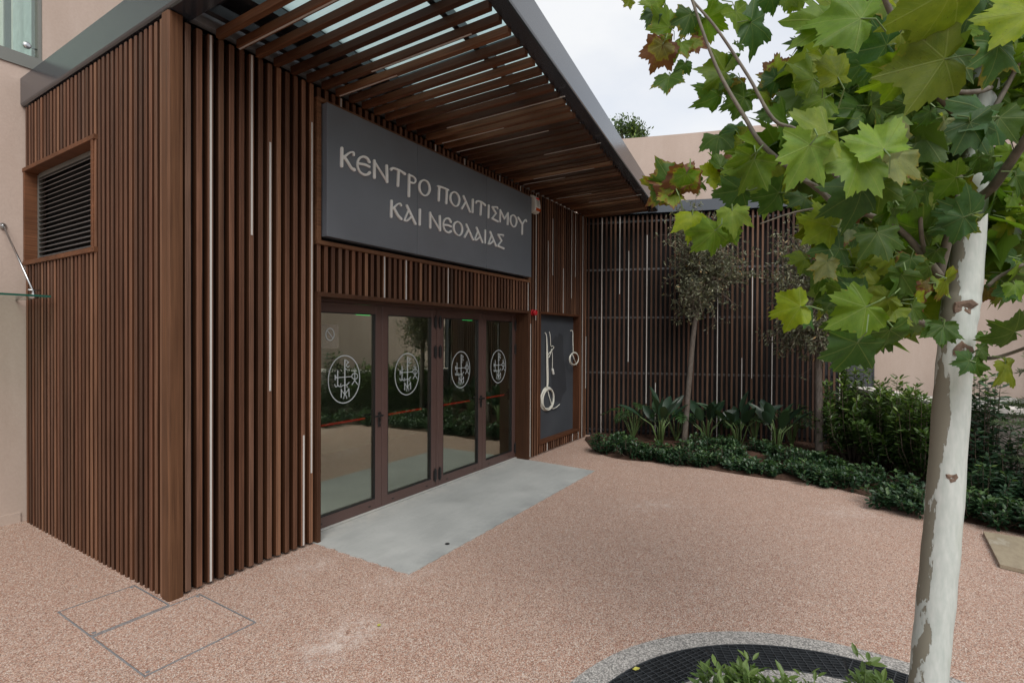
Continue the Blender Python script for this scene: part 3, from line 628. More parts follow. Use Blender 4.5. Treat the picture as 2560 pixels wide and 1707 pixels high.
for x, ya, yb in [(.497, -.01, -1.95), (1.298+.0, -.64, -1.7), (1.456, -.04, -.78), (2.568, -.43, -1.85), (2.886, -.1, -.96), (3.203, -.07, -1.34), (3.839, -.94, -1.69), (4.633, -.34, -1.27), (4.792, -.08, -.76), (5.744, -.14, -.75), (6.221, -.5, -1.4)]:
    i = round((x-.345)/.1588); xx = .345+.1588*i; box('light_strip', (xx-.006, yb, zs0-.004), (xx+.006, ya, zs0+.003), 'strip_white', can)
m = MB(); m.box((.17, -.17, 4.25), (7.4, -.11, 4.33)); m.obj('beam', 'dark_metal', can)
m = MB(); m.box((.17, -.42, 4.33), (7.4, -.36, 4.4)); m.obj('beam', 'dark_metal', can)
m = MB(); q0 = Vector((.17, fy(.17)+.52)); q1 = Vector((7.4, fy(7.4)+.42)); h = Vector((0, .05)); m.prism([tuple(q0), tuple(q1), tuple(q1+h), tuple(q0+h)], 4.25, 4.34); m.obj('beam', 'dark_metal', can)
for x in (.22, 1.85, 3.45, 5.05, 6.65):
    m = MB(); m.box((x, fy(x)+.06, 4.335), (x+.05, -.005, 4.42)); m.obj('rafter', 'dark_metal', can)
box('wall_angle', (.1, -.004, 4.225), (7.4, .06, 4.36), 'galvanised', can)
for x in np.arange(.42, 7.3, .3176):
    m = MB(); m.box((x-.02, -.06, 4.245), (x+.02, -.05, 4.3)); m.box((x-.02, -.06, 4.29), (x+.02, -.004, 4.3)); m.obj('bracket', 'galvanised', can)
xs = [.2, 1.87, 3.47, 5.07, 6.67, 7.4]
for a, b_ in zip(xs, xs[1:]):
    m = MB(); m.prism([(a+.01, fy(a)+.06), (b_-.01, fy(b_)+.06), (b_-.01, -.4), (a+.01, -.4)], 4.425, 4.441); m.obj('glass_panel', 'frosted_glass', can)

# sign ---------------------------------------------------------------------
SY = -.072
SG = tag(empty('wall_sign', (3.16, 0, Z_SB+.05)), 'dark grey wall sign above the doors with raised pale Greek lettering', 'sign')
SG.location = (0, 0, 0)
def unsign(x, y): p = pl(820+x*.21684, 320+y*.21684, 1, SY-.012); return (p.x, p.z)
e0 = pl(817.1, 430, 1, SY).x; ed = [e0, pl(820+1030*.21684, 480, 1, SY).x, pl(820+1829*.21684, 560, 1, SY).x, 5.045]
for a, b_ in zip(ed, ed[1:]): box('panel', (a+.002, SY, Z_SB+.075), (b_-.002, .05, Z_ST-.05), 'sign_face', SG, .002, 2)
LET = [
 [([(163,235),(160,440)],1),([(178,345),(240,292),(278,280),(298,288),(297,312)],.7),([(188,335),(235,402),(272,462),(302,482)],1)],
 [([(478,392),(455,352),(410,332),(368,348),(345,392),(346,452),(370,505),(415,538),(460,535),(482,515)],.85),([(360,412),(430,425),(478,448)],.8)],
 [([(537,380),(537,572)],1),([(537,388),(683,618)],.6),([(678,437),(683,622)],1)],
 [([(730,478),(752,464),(830,492),(887,530)],.9),([(815,490),(808,665)],1)],
 [([(938,542),(935,786)],1),([(940,547),(985,562),(1012,600),(995,636),(948,626)],.65)],
 'O', [(1105,600),(1070,622),(1055,670),(1065,730),(1095,770),(1130,780),(1160,755),(1175,705),(1165,650),(1140,615)],
 [([(1268,670),(1330,690),(1390,716)],.65),([(1285,682),(1278,836)],1),([(1372,712),(1365,868)],1)],
 'O', [(1455,738),(1425,755),(1412,800),(1422,850),(1450,890),(1480,903),(1505,880),(1517,830),(1505,780),(1480,748)],
 [([(1565,787),(1640,966)],.9),([(1590,850),(1545,930)],.8)],
 [([(1672,827),(1668,970)],1)],
 [([(1708,860),(1726,843),(1775,857),(1813,890)],.9),([(1768,860),(1760,1000)],1)],
 [([(1855,894),(1852,1033)],1)],
 [([(1958,932),(1950,914),(1897,911)],.7),([(1897,912),(1938,985)],.9),([(1938,985),(1893,1045)],.6),([(1893,1045),(1960,1080)],.9)],
 [([(1988,947),(1985,1080)],.9),([(1990,952),(2035,1048)],.8),([(2035,1048),(2075,980)],.6),([(2075,982),(2072,1110)],1)],
 'O', [(2133,1003),(2112,1020),(2105,1060),(2112,1100),(2130,1130),(2150,1140),(2168,1118),(2177,1075),(2168,1035),(2150,1010)],
 [([(2195,1032),(2242,1110)],.9),([(2242,1110),(2268,1068),(2283,1058),(2290,1078)],.7),([(2242,1112),(2240,1222)],1)],
 [([(735,842),(731,1023)],1),([(752,928),(800,882),(832,872),(844,893)],.7),([(760,922),(808,1008),(846,1050)],1)],
 [([(912,897),(1010,1106)],1),([(930,948),(882,1062)],.6),([(882,1066),(912,1068),(962,1025)],.7)],
 [([(1062,944),(1058,1113)],1)],
 [([(1180,980),(1180,1148)],1),([(1180,988),(1294,1178)],.6),([(1290,1017),(1293,1180)],1)],
 [([(1418,1082),(1400,1050),(1370,1042),(1342,1065),(1332,1110),(1341,1160),(1365,1195),(1395,1205),(1420,1190)],.85),([(1345,1117),(1385,1123),(1420,1137)],.8)],
 'O', [(1492,1080),(1462,1098),(1450,1140),(1460,1190),(1485,1225),(1515,1240),(1540,1215),(1550,1170),(1540,1120),(1515,1090)],
 [([(1598,1114),(1675,1288)],.9),([(1622,1170),(1577,1258)],.8)],
 [([(1715,1150),(1782,1318)],.95),([(1728,1192),(1694,1284)],.6),([(1692,1288),(1712,1290),(1752,1256)],.7)],
 [([(1815,1182),(1812,1323)],1)],
 [([(1873,1199),(1938,1358)],.95),([(1885,1240),(1852,1332)],.6),([(1850,1336),(1870,1335),(1908,1300)],.7)],
 [([(2022,1246),(2020,1234),(1963,1229)],.7),([(1963,1230),(2003,1300)],.9),([(2003,1300),(1957,1360)],.6),([(1957,1360),(2027,1390)],.9)]]
def letter(strokes):
    m = MB()
    for j, (pts, wd) in enumerate(strokes):
        q = [unsign(*p) for p in pts]
        if len(q) > 2: q = smooth2(q, 5)
        e = .0008*j; wl = [.027*wd]*len(q)
        if len(pts) > 3: wl = [.027*wd*(.8+.45*abs(2*i/(len(q)-1)-1)**3) for i in range(len(q))]
        ribbon(m, q, wl, SY-.016-e, SY+.0)
    m.obj('letter', 'letter_paint', SG)
isO = False
for it in LET:
    if it == 'O': isO = True; continue
    if isO:
        q = [unsign(*p) for p in it]; q = smooth2(q+[q[0]], 5)[:-1]; cx = sum(p[0] for p in q)/len(q)
        wl = []
        hw = max(abs(p[0]-cx) for p in q)
        for p in q: wl.append(.014+.013*(abs(p[0]-cx)/hw)**2)
        m = MB(); ribbon(m, q, wl, SY-.016, SY, True); m.obj('letter', 'letter_paint', SG); isO = False
    else: letter(it)

# siren, beacon, cables ------------------------------------------------------
sr = tag(empty('alarm_siren', (5.2, -.004, 3.84)), 'white alarm siren box with orange lamp beside the sign', 'alarm siren')
m = MB(); prof = [(.0, -.01), (-.05, 0), (-.085, .03), (-.09, .1), (-.078, .19), (-.05, .25), (0, .262)]
n = len(prof); m.add([(x, y, z) for x in (-.085, .085) for y, z in prof], [tuple(range(n)), tuple(reversed(range(n, 2*n)))]+[(k, n+k, n+(k+1) % n, (k+1) % n) for k in range(n)]); m.obj('case', 'white_plastic', sr)
m = MB(); m.cbox((-.045, -.096, .022), (.075, -.075, .065), .006, 0); m.obj('lamp', 'orange_lens', sr)
m = MB()
for k in range(7): m.box((-.03, -.0905+.002*k*.6, .09+.014*k), (.06, -.086+.0016*k, .095+.014*k))
m.obj('vent', 'grey_trim', sr)
m = MB(); m.box((-.02, -.0805, .2), (.055, -.073, .225)); m.obj('badge', 'red_paint', sr)
bc = tag(empty('fire_beacon', (5.2, 0, 2.285)), 'round red fire alarm sounder on the slats beside the door', 'fire alarm')
m = MB(); m.lathe([(.05, .0), (.05, .018), (.046, .022)], (0, 0, 0), (0, -1, 0), 24); m.obj('base', 'beacon_red', bc, True)
m = MB(); m.lathe([(.043, .02), (.043, .07), (.034, .078), (.03, .072), (.02, .072), (.012, .078)], (0, 0, 0), (0, -1, 0), 24); m.obj('horn', 'beacon_red', bc, True)
def bpt(x, y, oy=.09, o=750): p = pl(1300+x*.12755, o+y*.12755, 1, oy); return Vector((p.x, p.y, p.z))
cb = tag(empty('cable_coil', bpt(540, 360, .09, 950)), 'large white cable coil hanging low on the dark notice board', 'cable'); cbl = cb.location.copy()
m = MB(); cc = bpt(540, 370, .085, 950); rx = abs(bpt(672, 370, .085, 950).x-cc.x); rz = abs(bpt(540, 130, .085, 950).z-cc.z)
pts = []
for t in np.linspace(0, 2*math.pi*9, 260): j = .87+.13*math.sin(t*.77)*math.cos(t*.31); pts.append(cc+Vector((rx*j*math.cos(t+1.6), .018*math.sin(t*.45), rz*j*math.sin(t+1.6)))-cbl)
pts.append(bpt(640, 565, .08, 950)-cbl); pts.append(bpt(715, 530, .07, 950)-cbl); pts.append(bpt(778, 472, .06, 950)-cbl); m.tube(pts, .0075, 6); m.obj('coil', 'cable_white', cb, True)
for dx in (-7, 5, 16):
    m = MB(); m.tube([p-cbl for p in spline([bpt(485, 635, .104), bpt(515, 690, .085), bpt(525+dx*.4, 850, .08), bpt(528+dx, 1200, .08), bpt(535+dx, 1568, .08), bpt(530+dx*.5, 150, .075, 950)], 6)], .0085, 6); m.obj('lead', 'cable_white', cb, True)
c2 = tag(empty('cable_plug_lead', bpt(575, 620)), 'thin white cable tied in a bow with a plug end on the notice board', 'cable'); cl = c2.location.copy()
m = MB(); m.tube([p-cl for p in spline([bpt(575, 622, .104), bpt(590, 700), bpt(605, 900), bpt(640, 900), bpt(662, 930), bpt(600, 1010), bpt(548, 1075), bpt(565, 1125), bpt(610, 1000), bpt(612, 960), bpt(632, 1060), bpt(636, 1200), bpt(632, 1330)], 7)], .0065, 6); m.obj('lead', 'cable_white', c2, True)
m = MB(); a, b_ = bpt(630, 1335)-cl, bpt(655, 1450)-cl; m.tube([a, a.lerp(b_, .3), b_], [.012, .024, .02], 8); m.obj('plug', 'white_plastic', c2)
c3 = tag(empty('cable_loop', bpt(1000, 605)), 'small white cable loop hanging beside the wooden reveal of the notice board', 'cable'); cl = c3.location.copy()
m = MB(); m.tube([p-cl for p in spline([bpt(980, 605, .104), bpt(1030, 608, .08), bpt(1036, 800, .03), bpt(1042, 1020, .0)], 6)], .0065, 6); m.obj('lead', 'cable_white', c3, True)
m = MB(); c = bpt(1062, 1150, 0.); rx = abs(bpt(1145, 1150, 0.).x-c.x); rz = abs(bpt(1062, 1030, 0).z-c.z); m.tube([c+Vector((rx*(1+.06*math.sin(t*.4))*math.cos(t+1.5), .01*math.sin(t*.5), rz*(1+.06*math.sin(t*.4))*math.sin(t+1.5)))-cl for t in np.linspace(0, 2*math.pi*3.1, 90)]+[bpt(1118, 1290, 0)-cl], .0075, 6); m.obj('coil', 'cable_white', c3, True)

# ------------------------------------------------------------------ back screen
SC = tag(empty('slatted_screen', SO), 'tall screen of slim brown vertical slats on dark rails behind the planting bed', 'screen'); SC.rotation_euler.z = math.atan2(SD.y, SD.x)
# local frame: x along the screen, -y towards the courtyard
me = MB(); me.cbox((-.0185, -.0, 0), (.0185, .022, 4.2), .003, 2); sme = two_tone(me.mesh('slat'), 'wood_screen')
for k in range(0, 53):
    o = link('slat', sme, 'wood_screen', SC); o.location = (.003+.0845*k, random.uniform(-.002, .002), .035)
for k, z0, z1 in [(3, .05, 4.22), (7, 2.74, 4.22), (9, 1.44, 3.56), (13, .65, 3.85), (15, .05, 1.05), (23, 1.9, 2.9), (28, .05, 2.82), (33, .05, 1.54), (35, 1.17, 3.17), (39, .05, 1.94), (45, 2.6, 4.0), (52, .3, 1.5)]:
    box('light_strip', (.003+.0845*k-.006, -.005, z0), (.003+.0845*k+.006, .003, z1), 'strip_white', SC)
for z in (4.13, 3.215, 2.29, 1.22, .11): box('rail', (-.05, .06, z-.018), (4.5, .09, z+.018), 'rail_grey_lit' if z > 2.9 and z < 4 else 'dark_metal', SC)  # one upper rail in lighter grey: light falling on it is put into its colour
box('base_channel', (-.05, .03, .004), (4.5, .12, .05), 'dark_metal', SC)
box('backing', (-.4, .3, 0), (4.55, .34, 4.3), 'membrane', SC)
box('end_post', (4.5, -.01, 0), (4.55, .3, 4.25), 'dark_metal', SC)
box('top_beam', (-.2, -.06, 4.255), (4.9, .34, 4.46), 'fascia_metal', SC)

# ------------------------------------------------------------------ walls
def wall_path(name, path, th, z0, z1, mat, parent=None):
    P = [Vector((p.x, p.y)) for p in path]; m = MB(); n = len(P); out = []
    for k in range(n):
        t = (P[min(k+1, n-1)]-P[max(k-1, 0)]).normalized(); nn = Vector((-t.y, t.x)); out.append((P[k]+nn*th[0], P[k]+nn*th[1]))
    for a, b_ in out:
        for q in ((a, z0), (b_, z0), (b_, z1), (a, z1)): m.v.append((q[0].x, q[0].y, q[1]))
    for k in range(n-1):
        for j in range(4): m.f.append((k*4+j, k*4+(j+1) % 4, (k+1)*4+(j+1) % 4, (k+1)*4+j))
    m.f += [(0, 1, 2, 3), tuple((n-1)*4+j for j in (3, 2, 1, 0))]; m.mi = [0]*len(m.f); return m.obj(name, mat, parent, False)
big = []
for x, y in [(1400, 358), (1560, 345.5), (1784, 325), (1902, 310), (2097, 298)]:
    D = 4.1*FPX/(842.5-y); p = at(x, y, D); big.append(Vector((p.x, p.y, 0)))
big = [cw(-3, 11.2), cw(-.6, 11.0)] + big + [cw(7.7, 9.35), cw(9.0, 8.6), cw(10.0, 7.3), cw(10.6, 5.4), cw(10.8, 3), cw(10.6, 0), cw(10.0, -4), cw(9, -8)]
bigs = spline(big, 8)
wall_o = tag(wall_path('courtyard_wall', bigs, (0, .3), 0, 6.0, 'stucco'), 'tall curved pink rendered wall rising behind the slatted screen and planting', 'wall')
pw = tag(empty('planter_wall', (WP[0].x, WP[0].y, 0)), 'low curved grey rendered planter wall with pale coping behind the bushes', 'wall')
pw.location = (0, 0, 0)
wall_path('wall_body', WP, (0, .28), 0, .99, 'planter_render', pw); wall_path('coping_stone', WP, (-.03, .36), .99, 1.05, 'coping', pw)
tag(wall_path('raised_terrace', [p+Vector((.0, 0, 0)) for p in WP], (.36, 2.6), 0, .9, 'concrete'), kind='structure')
a = at(2128, 900, 9.25); b_ = at(2181, 900, 9.15)
pg_ = tag(empty('grey_gate_panel', (a.x, a.y, 0)), 'plain dark grey metal panel between the slatted screen and pink wall', 'panel'); v = Vector((b_.x-a.x, b_.y-a.y)); pg_.rotation_euler.z = math.atan2(v.y, v.x)
box('sheet', (-.5, 0, .0), (v.length, .05, 2.6), 'panel_grey', pg_); box('frame', (v.length, -.01, 0), (v.length+.03, .06, 2.64), 'dark_metal', pg_)

# left building --------------------------------------------------------------
LB = tag(empty('rendered_building', (-1, 2.99, 0)), 'pale pink rendered building adjoining the timber pavilion, with glazed upper opening', 'building'); LB.location = (0, 0, 0)
WX1 = .155; WZ = 4.62
m = MB(); m.box((-14, 2.99, 0), (WX1, 3.3, WZ)); m.box((WX1, 2.99, 0), (9, 3.3, 9)); m.box((-14, 2.99, 7.4), (WX1, 3.3, 9)); m.obj('wall', 'stucco', LB)
box('plinth', (-14, 2.975, 0), (-.03, 2.99, .1), 'stucco', LB)
wd = box('window_sill', (-4, 2.975, WZ), (WX1-.003, 3.2, WZ+.13), 'grey_trim', LB)
m = MB(); m.box((WX1-.03, 3.0, WZ+.13), (WX1-.002, 3.2, 7.4)); m.obj('window_jamb', 'grey_trim', LB)
gp = box('balustrade_glass', (-3, 3.02, WZ+.13), (WX1-.05, 3.035, 6.2), 'clear_glass', LB)
m = MB(); m.lathe([(.014, -.05), (.014, 0), (.034, 0), (.034, .012), (.02, .022)], (.04, 3.02, WZ+.24), (0, -1, 0), 18); m.tube([(.04, 3.03, WZ+.24), (WX1-.02, 3.06, WZ+.25)], .009, 8); m.obj('glass_clamp', 'steel', gp, True)
flat('reveal_pale', (.62, .62, .55), .7, var=.05, scale=3); flat('curtain_pale', (.5, .56, .54), .7, var=.12, scale=9)
m = MB(); m.box((-4, 3.9, WZ), (WX1, 4.0, 7.4)); m.obj('room_back', 'reveal_pale', LB)
m = MB(); m.box((WX1, 3.3, WZ), (WX1+.05, 4.0, 7.4)); m.box((-4, 3.2, WZ-.05), (WX1, 4.0, WZ)); m.obj('room_reveal', 'curtain_pale', LB)
m = MB(); m.box((-.02, 3.45, WZ), (.03, 3.5, 7.4)); m.obj('mullion', 'grey_trim', LB)
# glass porch roof on a rod
GP = tag(empty('glass_porch_roof', (-.3, 2.99, 2.3)), 'frameless glass porch roof hung on a steel rod from the pink wall', 'porch roof'); GP.location = (0, 0, 0)
zg = 2.255
tip = pl(127.6, 741, 2, zg); clampP = pl(84, 738, 2, zg)
# the sheet's outer edge runs along x at the tip's y; keep it in front of the wall
gy = 2.05
zt = pl(127.6, 741, 1, gy); xt = zt.x; zg = zt.z
m = MB(); m.box((-3.2, gy+.006, zg-.008), (xt-.006, 2.985, zg+.008)); m.obj('glass_sheet', 'clear_glass', GP)
m = MB(); m.box((-3.2, gy, zg-.009), (xt, gy+.006, zg+.009)); m.box((xt-.006, gy+.006, zg-.009), (xt, 2.985, zg+.009)); m.obj('glass_rim', 'glass_edge', GP)
cp = pl(84, 735, 1, gy+.18); cp = Vector((cp.x, gy+.18, zg)); wp = pl(6, 565, 1, 2.985)
m = MB(); m.lathe([(.03, -.02), (.034, -.012), (.034, .012), (.02, .022), (.01, .05)], cp, (0, 0, 1), 16); m.tube([cp+Vector((-.04, 0, .06)), cp+Vector((.04, 0, .06))], .006, 8); m.obj('clamp', 'steel', GP, True)
m = MB(); m.tube([cp+Vector((0, 0, .045)), wp+Vector((0, -.03, 0))], .009, 10); m.obj('tie_rod', 'steel', GP, True)
m = MB(); m.lathe([(.03, 0), (.03, .01), (.012, .016), (.012, .035)], wp, (0, -1, 0), 16); m.obj('wall_fixing', 'steel', GP, True)

# ------------------------------------------------------------------ foliage
def basis(d, roll):
    d = np.asarray(d, float); d = d/np.linalg.norm(d); r_ = np.array([0, 0, 1.]) if abs(d[2]) < .95 else np.array([1., 0, 0])
    s_ = np.cross(d, r_); s_ /= np.linalg.norm(s_); n = np.cross(s_, d); c, q = math.cos(roll), math.sin(roll)
    return s_*c+n*q, d, -s_*q+n*c
def leaves_mesh(name, items, tv, tf):
    """items: (pos, dir, roll, length, width scale, rnd). template: x across, y along, z normal"""
    tv = np.array(tv, float); nv = len(tv); V = np.zeros((len(items)*nv, 3)); rn = np.zeros(len(items)*nv)
    for i, (p, d, roll, ln, ws, q) in enumerate(items):
        a, b_, c = basis(d, roll); V[i*nv:(i+1)*nv] = np.asarray(p)+ln*(tv[:, :1]*a*ws+tv[:, 1:2]*b_+tv[:, 2:]*c); rn[i*nv:(i+1)*nv] = q
    F = [tuple(k+i*nv for k in f) for i in range(len(items)) for f in tf]
    me = bpy.data.meshes.new(name); me.from_pydata(V.tolist(), [], F); me.attributes.new('rnd', 'FLOAT', 'POINT').data.foreach_set('value', rn); me.update(); return me
LT = ([(0, 0, 0), (.17, .35, .04), (.15, .7, .02), (0, 1, -.05), (-.15, .7, .02), (-.17, .35, .04), (0, .5, -.02)], [(0, 1, 6), (1, 2, 6), (2, 3, 6), (3, 4, 6), (4, 5, 6), (5, 0, 6)])
ST = ([(0, 0, 0), (.2, .55, .05), (0, 1, -.03), (-.2, .55, .05)], [(0, 1, 2), (0, 2, 3)])
def rdir(up=.3):
    d = rng.normal(size=3); d[2] += up; return d/np.linalg.norm(d)
def bush(name, base, rx, ry, h, nstem, per, ln, mat, label, cat, group, tmpl=LT, whorl=6, ws=1., z0=.05, up=.7, spread=1.0, top=(0., 0.), stemmat='twig', flatness=0.):
    """stems fan out of the base; whorls of leaves along the upper part of each stem"""
    T = tag(empty(name, base), label, cat, group); B = np.array(base); sm = MB(); items = []
    for s_ in range(nstem):
        a = rng.uniform(0, 2*math.pi); q = math.sqrt(rng.uniform(0, 1))*spread
        ex, ey = rx*q*math.cos(a), ry*q*math.sin(a); hh = h*(1-.45*q*q)*rng.uniform(.72, 1.08)
        p0 = np.array([ex*.25, ey*.25, 0]); p2 = np.array([ex+top[0], ey+top[1], max(hh, z0+.08)]); p1 = (p0+p2)/2+np.array([ex*.22, ey*.22, .0])
        sm.tube([p0, p1, p2], [.006, .005, .003], 4, False)
        for k in range(per):
            t = 1-(k/per)**1.15*.85; c = (1-t)**2*p0+2*t*(1-t)*p1+t*t*p2; tg = 2*(1-t)*(p1-p0)+2*t*(p2-p1); tg = tg/np.linalg.norm(tg)
            if c[2] < z0: continue
            ph = rng.uniform(0, 6.28)
            for w_ in range(whorl):
                an = ph+w_*2.4; u1, _, u2 = basis(tg, 0); o_ = u1*math.cos(an)+u2*math.sin(an); d = o_*rng.uniform(.6, 1.1)+tg*rng.uniform(.2, .9)*(1.4 if k == 0 else .8)*up+np.array([0, 0, -flatness*rng.uniform(0, 1)])
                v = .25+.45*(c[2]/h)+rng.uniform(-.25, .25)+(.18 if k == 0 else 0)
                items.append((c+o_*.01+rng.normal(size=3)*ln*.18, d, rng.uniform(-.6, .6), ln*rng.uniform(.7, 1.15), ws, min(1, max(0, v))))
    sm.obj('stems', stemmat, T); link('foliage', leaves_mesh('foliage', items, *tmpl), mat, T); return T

# low shrubs along the paving edge
q5 = lambda x, y: gr(1400+x*.523, 480+y*.523)
names = ['compact', 'loose', 'spreading', 'rounded']
sh = [(222, 1240, .24, .24, .36), (410, 1268, .22, .2, .2), (540, 1284, .22, .2, .2), (680, 1302, .22, .2, .2), (850, 1318, .24, .2, .16), (1010, 1345, .26, .2, .18), (1270, 1392, .24, .2, .18), (345, 1262, .3, .3, .33), (300, 1222, .22, .2, .28), (478, 1275, .3, .26, .3), (600, 1290, .36, .26, .34), (690, 1238, .26, .24, .32), (755, 1300, .28, .24, .28), (795, 1228, .22, .2, .25), (835, 1268, .24, .2, .22), (925, 1330, .3, .22, .2), (955, 1248, .24, .22, .26), (1050, 1290, .32, .26, .28), (1150, 1300, .3, .26, .28), (1140, 1352, .34, .24, .24), (1205, 1378, .3, .24, .26), (1262, 1310, .26, .22, .22), (1310, 1345, .28, .24, .22), (1360, 1395, .28, .22, .2)]
front = [222, 345, 410, 478, 540, 600, 680, 755, 850, 925, 1010, 1140, 1205, 1270, 1360]; ordn = ['first', 'second', 'third', 'fourth', 'fifth', 'sixth', 'seventh', 'eighth', 'ninth', 'tenth', 'eleventh', 'twelfth', 'thirteenth', 'fourteenth', 'fifteenth']
back = {300: 'low dark shrub behind the edge row, in front of the philodendron nearest the pavilion', 690: 'low dark shrub at the foot of the second bird of paradise plant', 795: 'low dark shrub before the gap between the second and third birds of paradise', 835: 'small low shrub before the third bird of paradise plant', 955: 'low dark shrub before the fourth, narrow bird of paradise plant', 1050: 'low dark shrub between the narrow bird of paradise and the edge row', 1150: 'low dark shrub before the philodendron beside the straight slender tree', 1262: 'low shrub inside the hose loop of the straight slender tree', 1310: 'low dark shrub between the straight slender tree and the tall laurel'}
def shlab(x): return ordn[front.index(x)]+' low dark green shrub along the paved bed edge, counted from the pavilion' if x in front else back[x]
for i, (x, y, rx, ry, h) in enumerate(sh):
    p = q5(x, y); p.x -= .1
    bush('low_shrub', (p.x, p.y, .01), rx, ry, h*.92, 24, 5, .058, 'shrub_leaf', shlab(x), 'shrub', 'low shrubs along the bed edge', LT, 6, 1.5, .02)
p = q5(1490, 1420); 
for x, y, h, lab in [(2215, 1268, .22, 'low dark shrub at the bed edge before the middle laurel bush'), (2290, 1285, .25, 'low dark shrub at the bed edge right before the bushy laurel with upright shoots'), (2115, 1222, .24, 'low dark shrub at the bed edge before the tall laurel bush'), (2165, 1215, .26, 'low dark shrub tucked between the tall and middle laurel bushes'), (2250, 1240, .26, 'low dark shrub tucked between the middle laurel and the bushy laurel'), (2430, 1300, .3, 'low dark shrub at the bed edge beside the far side of the plane trunk'), (2500, 1318, .28, 'low dark shrub at the bed edge directly behind the stone slab'), (2590, 1335, .3, 'low dark shrub at the bed edge past the stone slab')]:
    p = gr(x, y); bush('low_shrub', (p.x+.02, p.y, .01), .26, .24, h, 22, 5, .062, 'shrub_leaf', lab, 'shrub', 'low shrubs along the bed edge', LT, 6, 1.5, .02)

# laurel hedge bushes
HB = [((2125, 1165), .62, .55, 1.42, 52, 'tall glossy laurel bush beside the second slender tree'), ((2215, 1190), .58, .5, 1.3, 46, 'middle glossy laurel bush in front of the low planter wall'), ((2300, 1222), .5, .45, 1.25, 42, 'bushy laurel with upright shoots just behind the plane trunk')]
for (x, y), rx, ry, h, ns, lab in HB:
    p = gr(x, y); p = p+Vector((.25, -.05, 0)); bush('laurel_bush', (p.x, p.y, .01), rx, ry, h, ns, 13, .105, 'laurel_leaf', lab, 'bush', None, LT, 5, 1.0, .08, .9)
for x, y, rx, h, ln, mat, lab, fl in [(2455, 1255, .42, 1.5, .1, 'nandina_leaf', 'tall dark leafy shrub right behind the pale plane trunk', 0.), (2540, 1278, .42, .85, .08, 'nandina_leaf', 'mid height green shrub with fine leaflets beside the stone slab', .3), (2470, 1292, .34, .5, .07, 'nandina_leaf', 'short weedy green plants at the edge by the stone slab', .2), (2640, 1290, .5, .9, .09, 'nandina_leaf', 'dense green shrub under the pale feathery conifer', .2)]:
    p = gr(x, y); bush('garden_shrub', (p.x+.15, p.y, .01), rx, rx, h, 34 if h > 1 else 26, 10, ln, mat, lab, 'shrub', None, LT, 5, 1.15, .06, .6, 1., (0, 0), 'twig', fl)
# feathery conifer at the right edge
p = cw(5.62, 5.35); T = tag(empty('feathery_conifer', p), 'pale green feathery conifer with fine drooping needles beside the planter wall', 'conifer'); sm = MB(); items = []
sm.tube([(0, 0, 0), (.02, 0, .8), (0, .02, 1.9)], [.022, .016, .005], 7)
for k in range(46):
    z = rng.uniform(.25, 1.85); a = rng.uniform(0, 6.28); ln = .75*(1-z/2.4)*rng.uniform(.7, 1.1); e = np.array([math.cos(a)*ln, math.sin(a)*ln, rng.uniform(-.12, .18)])
    b0 = np.array([0, 0, z]); mid = b0+e*.5+np.array([0, 0, .07]); sm.tube([b0, mid, b0+e], [.006, .004, .002], 4, False)
    for t in np.linspace(.2, 1, 16):
        c = (1-t)**2*b0+2*t*(1-t)*mid+t*t*(b0+e)
        for _ in range(9):
            d = rng.normal(size=3)+e/np.linalg.norm(e)*1.0; items.append((c, d, rng.uniform(0, 6), rng.uniform(.035, .075), .3, rng.uniform(.2, 1)))
sm.obj('trunk', 'twig', T); link('foliage', leaves_mesh('foliage', items, *ST), 'feather_leaf', T)
# plants inside the tree pit
pl_spots = [(1800, 1700, 2.45, .36), (1860, 1690, 2.4, .42), (1915, 1690, 2.35, .42), (1960, 1700, 2.3, .38), (2000, 1700, 2.3, .4), (1840, 1760, 2.2, .36), (1930, 1760, 2.15, .4), (2180, 1700, 2.35, .42)]
for x, y, D, h in pl_spots:
    p = at(x, y, D); bush('pit_plant', (p.x, p.y, .02), .13, .13, h*.92, 10, 5, .066, 'pit_leaf', 'bright green bushy plant in the clump on the gravel disc inside the grate' if x < 2100 else 'single bright green plant apart from the clump, close to the plane trunk', 'plant', 'plants in the tree pit', LT, 7, 1.0, .06, .9, 1., (0, 0), 'stem_green')

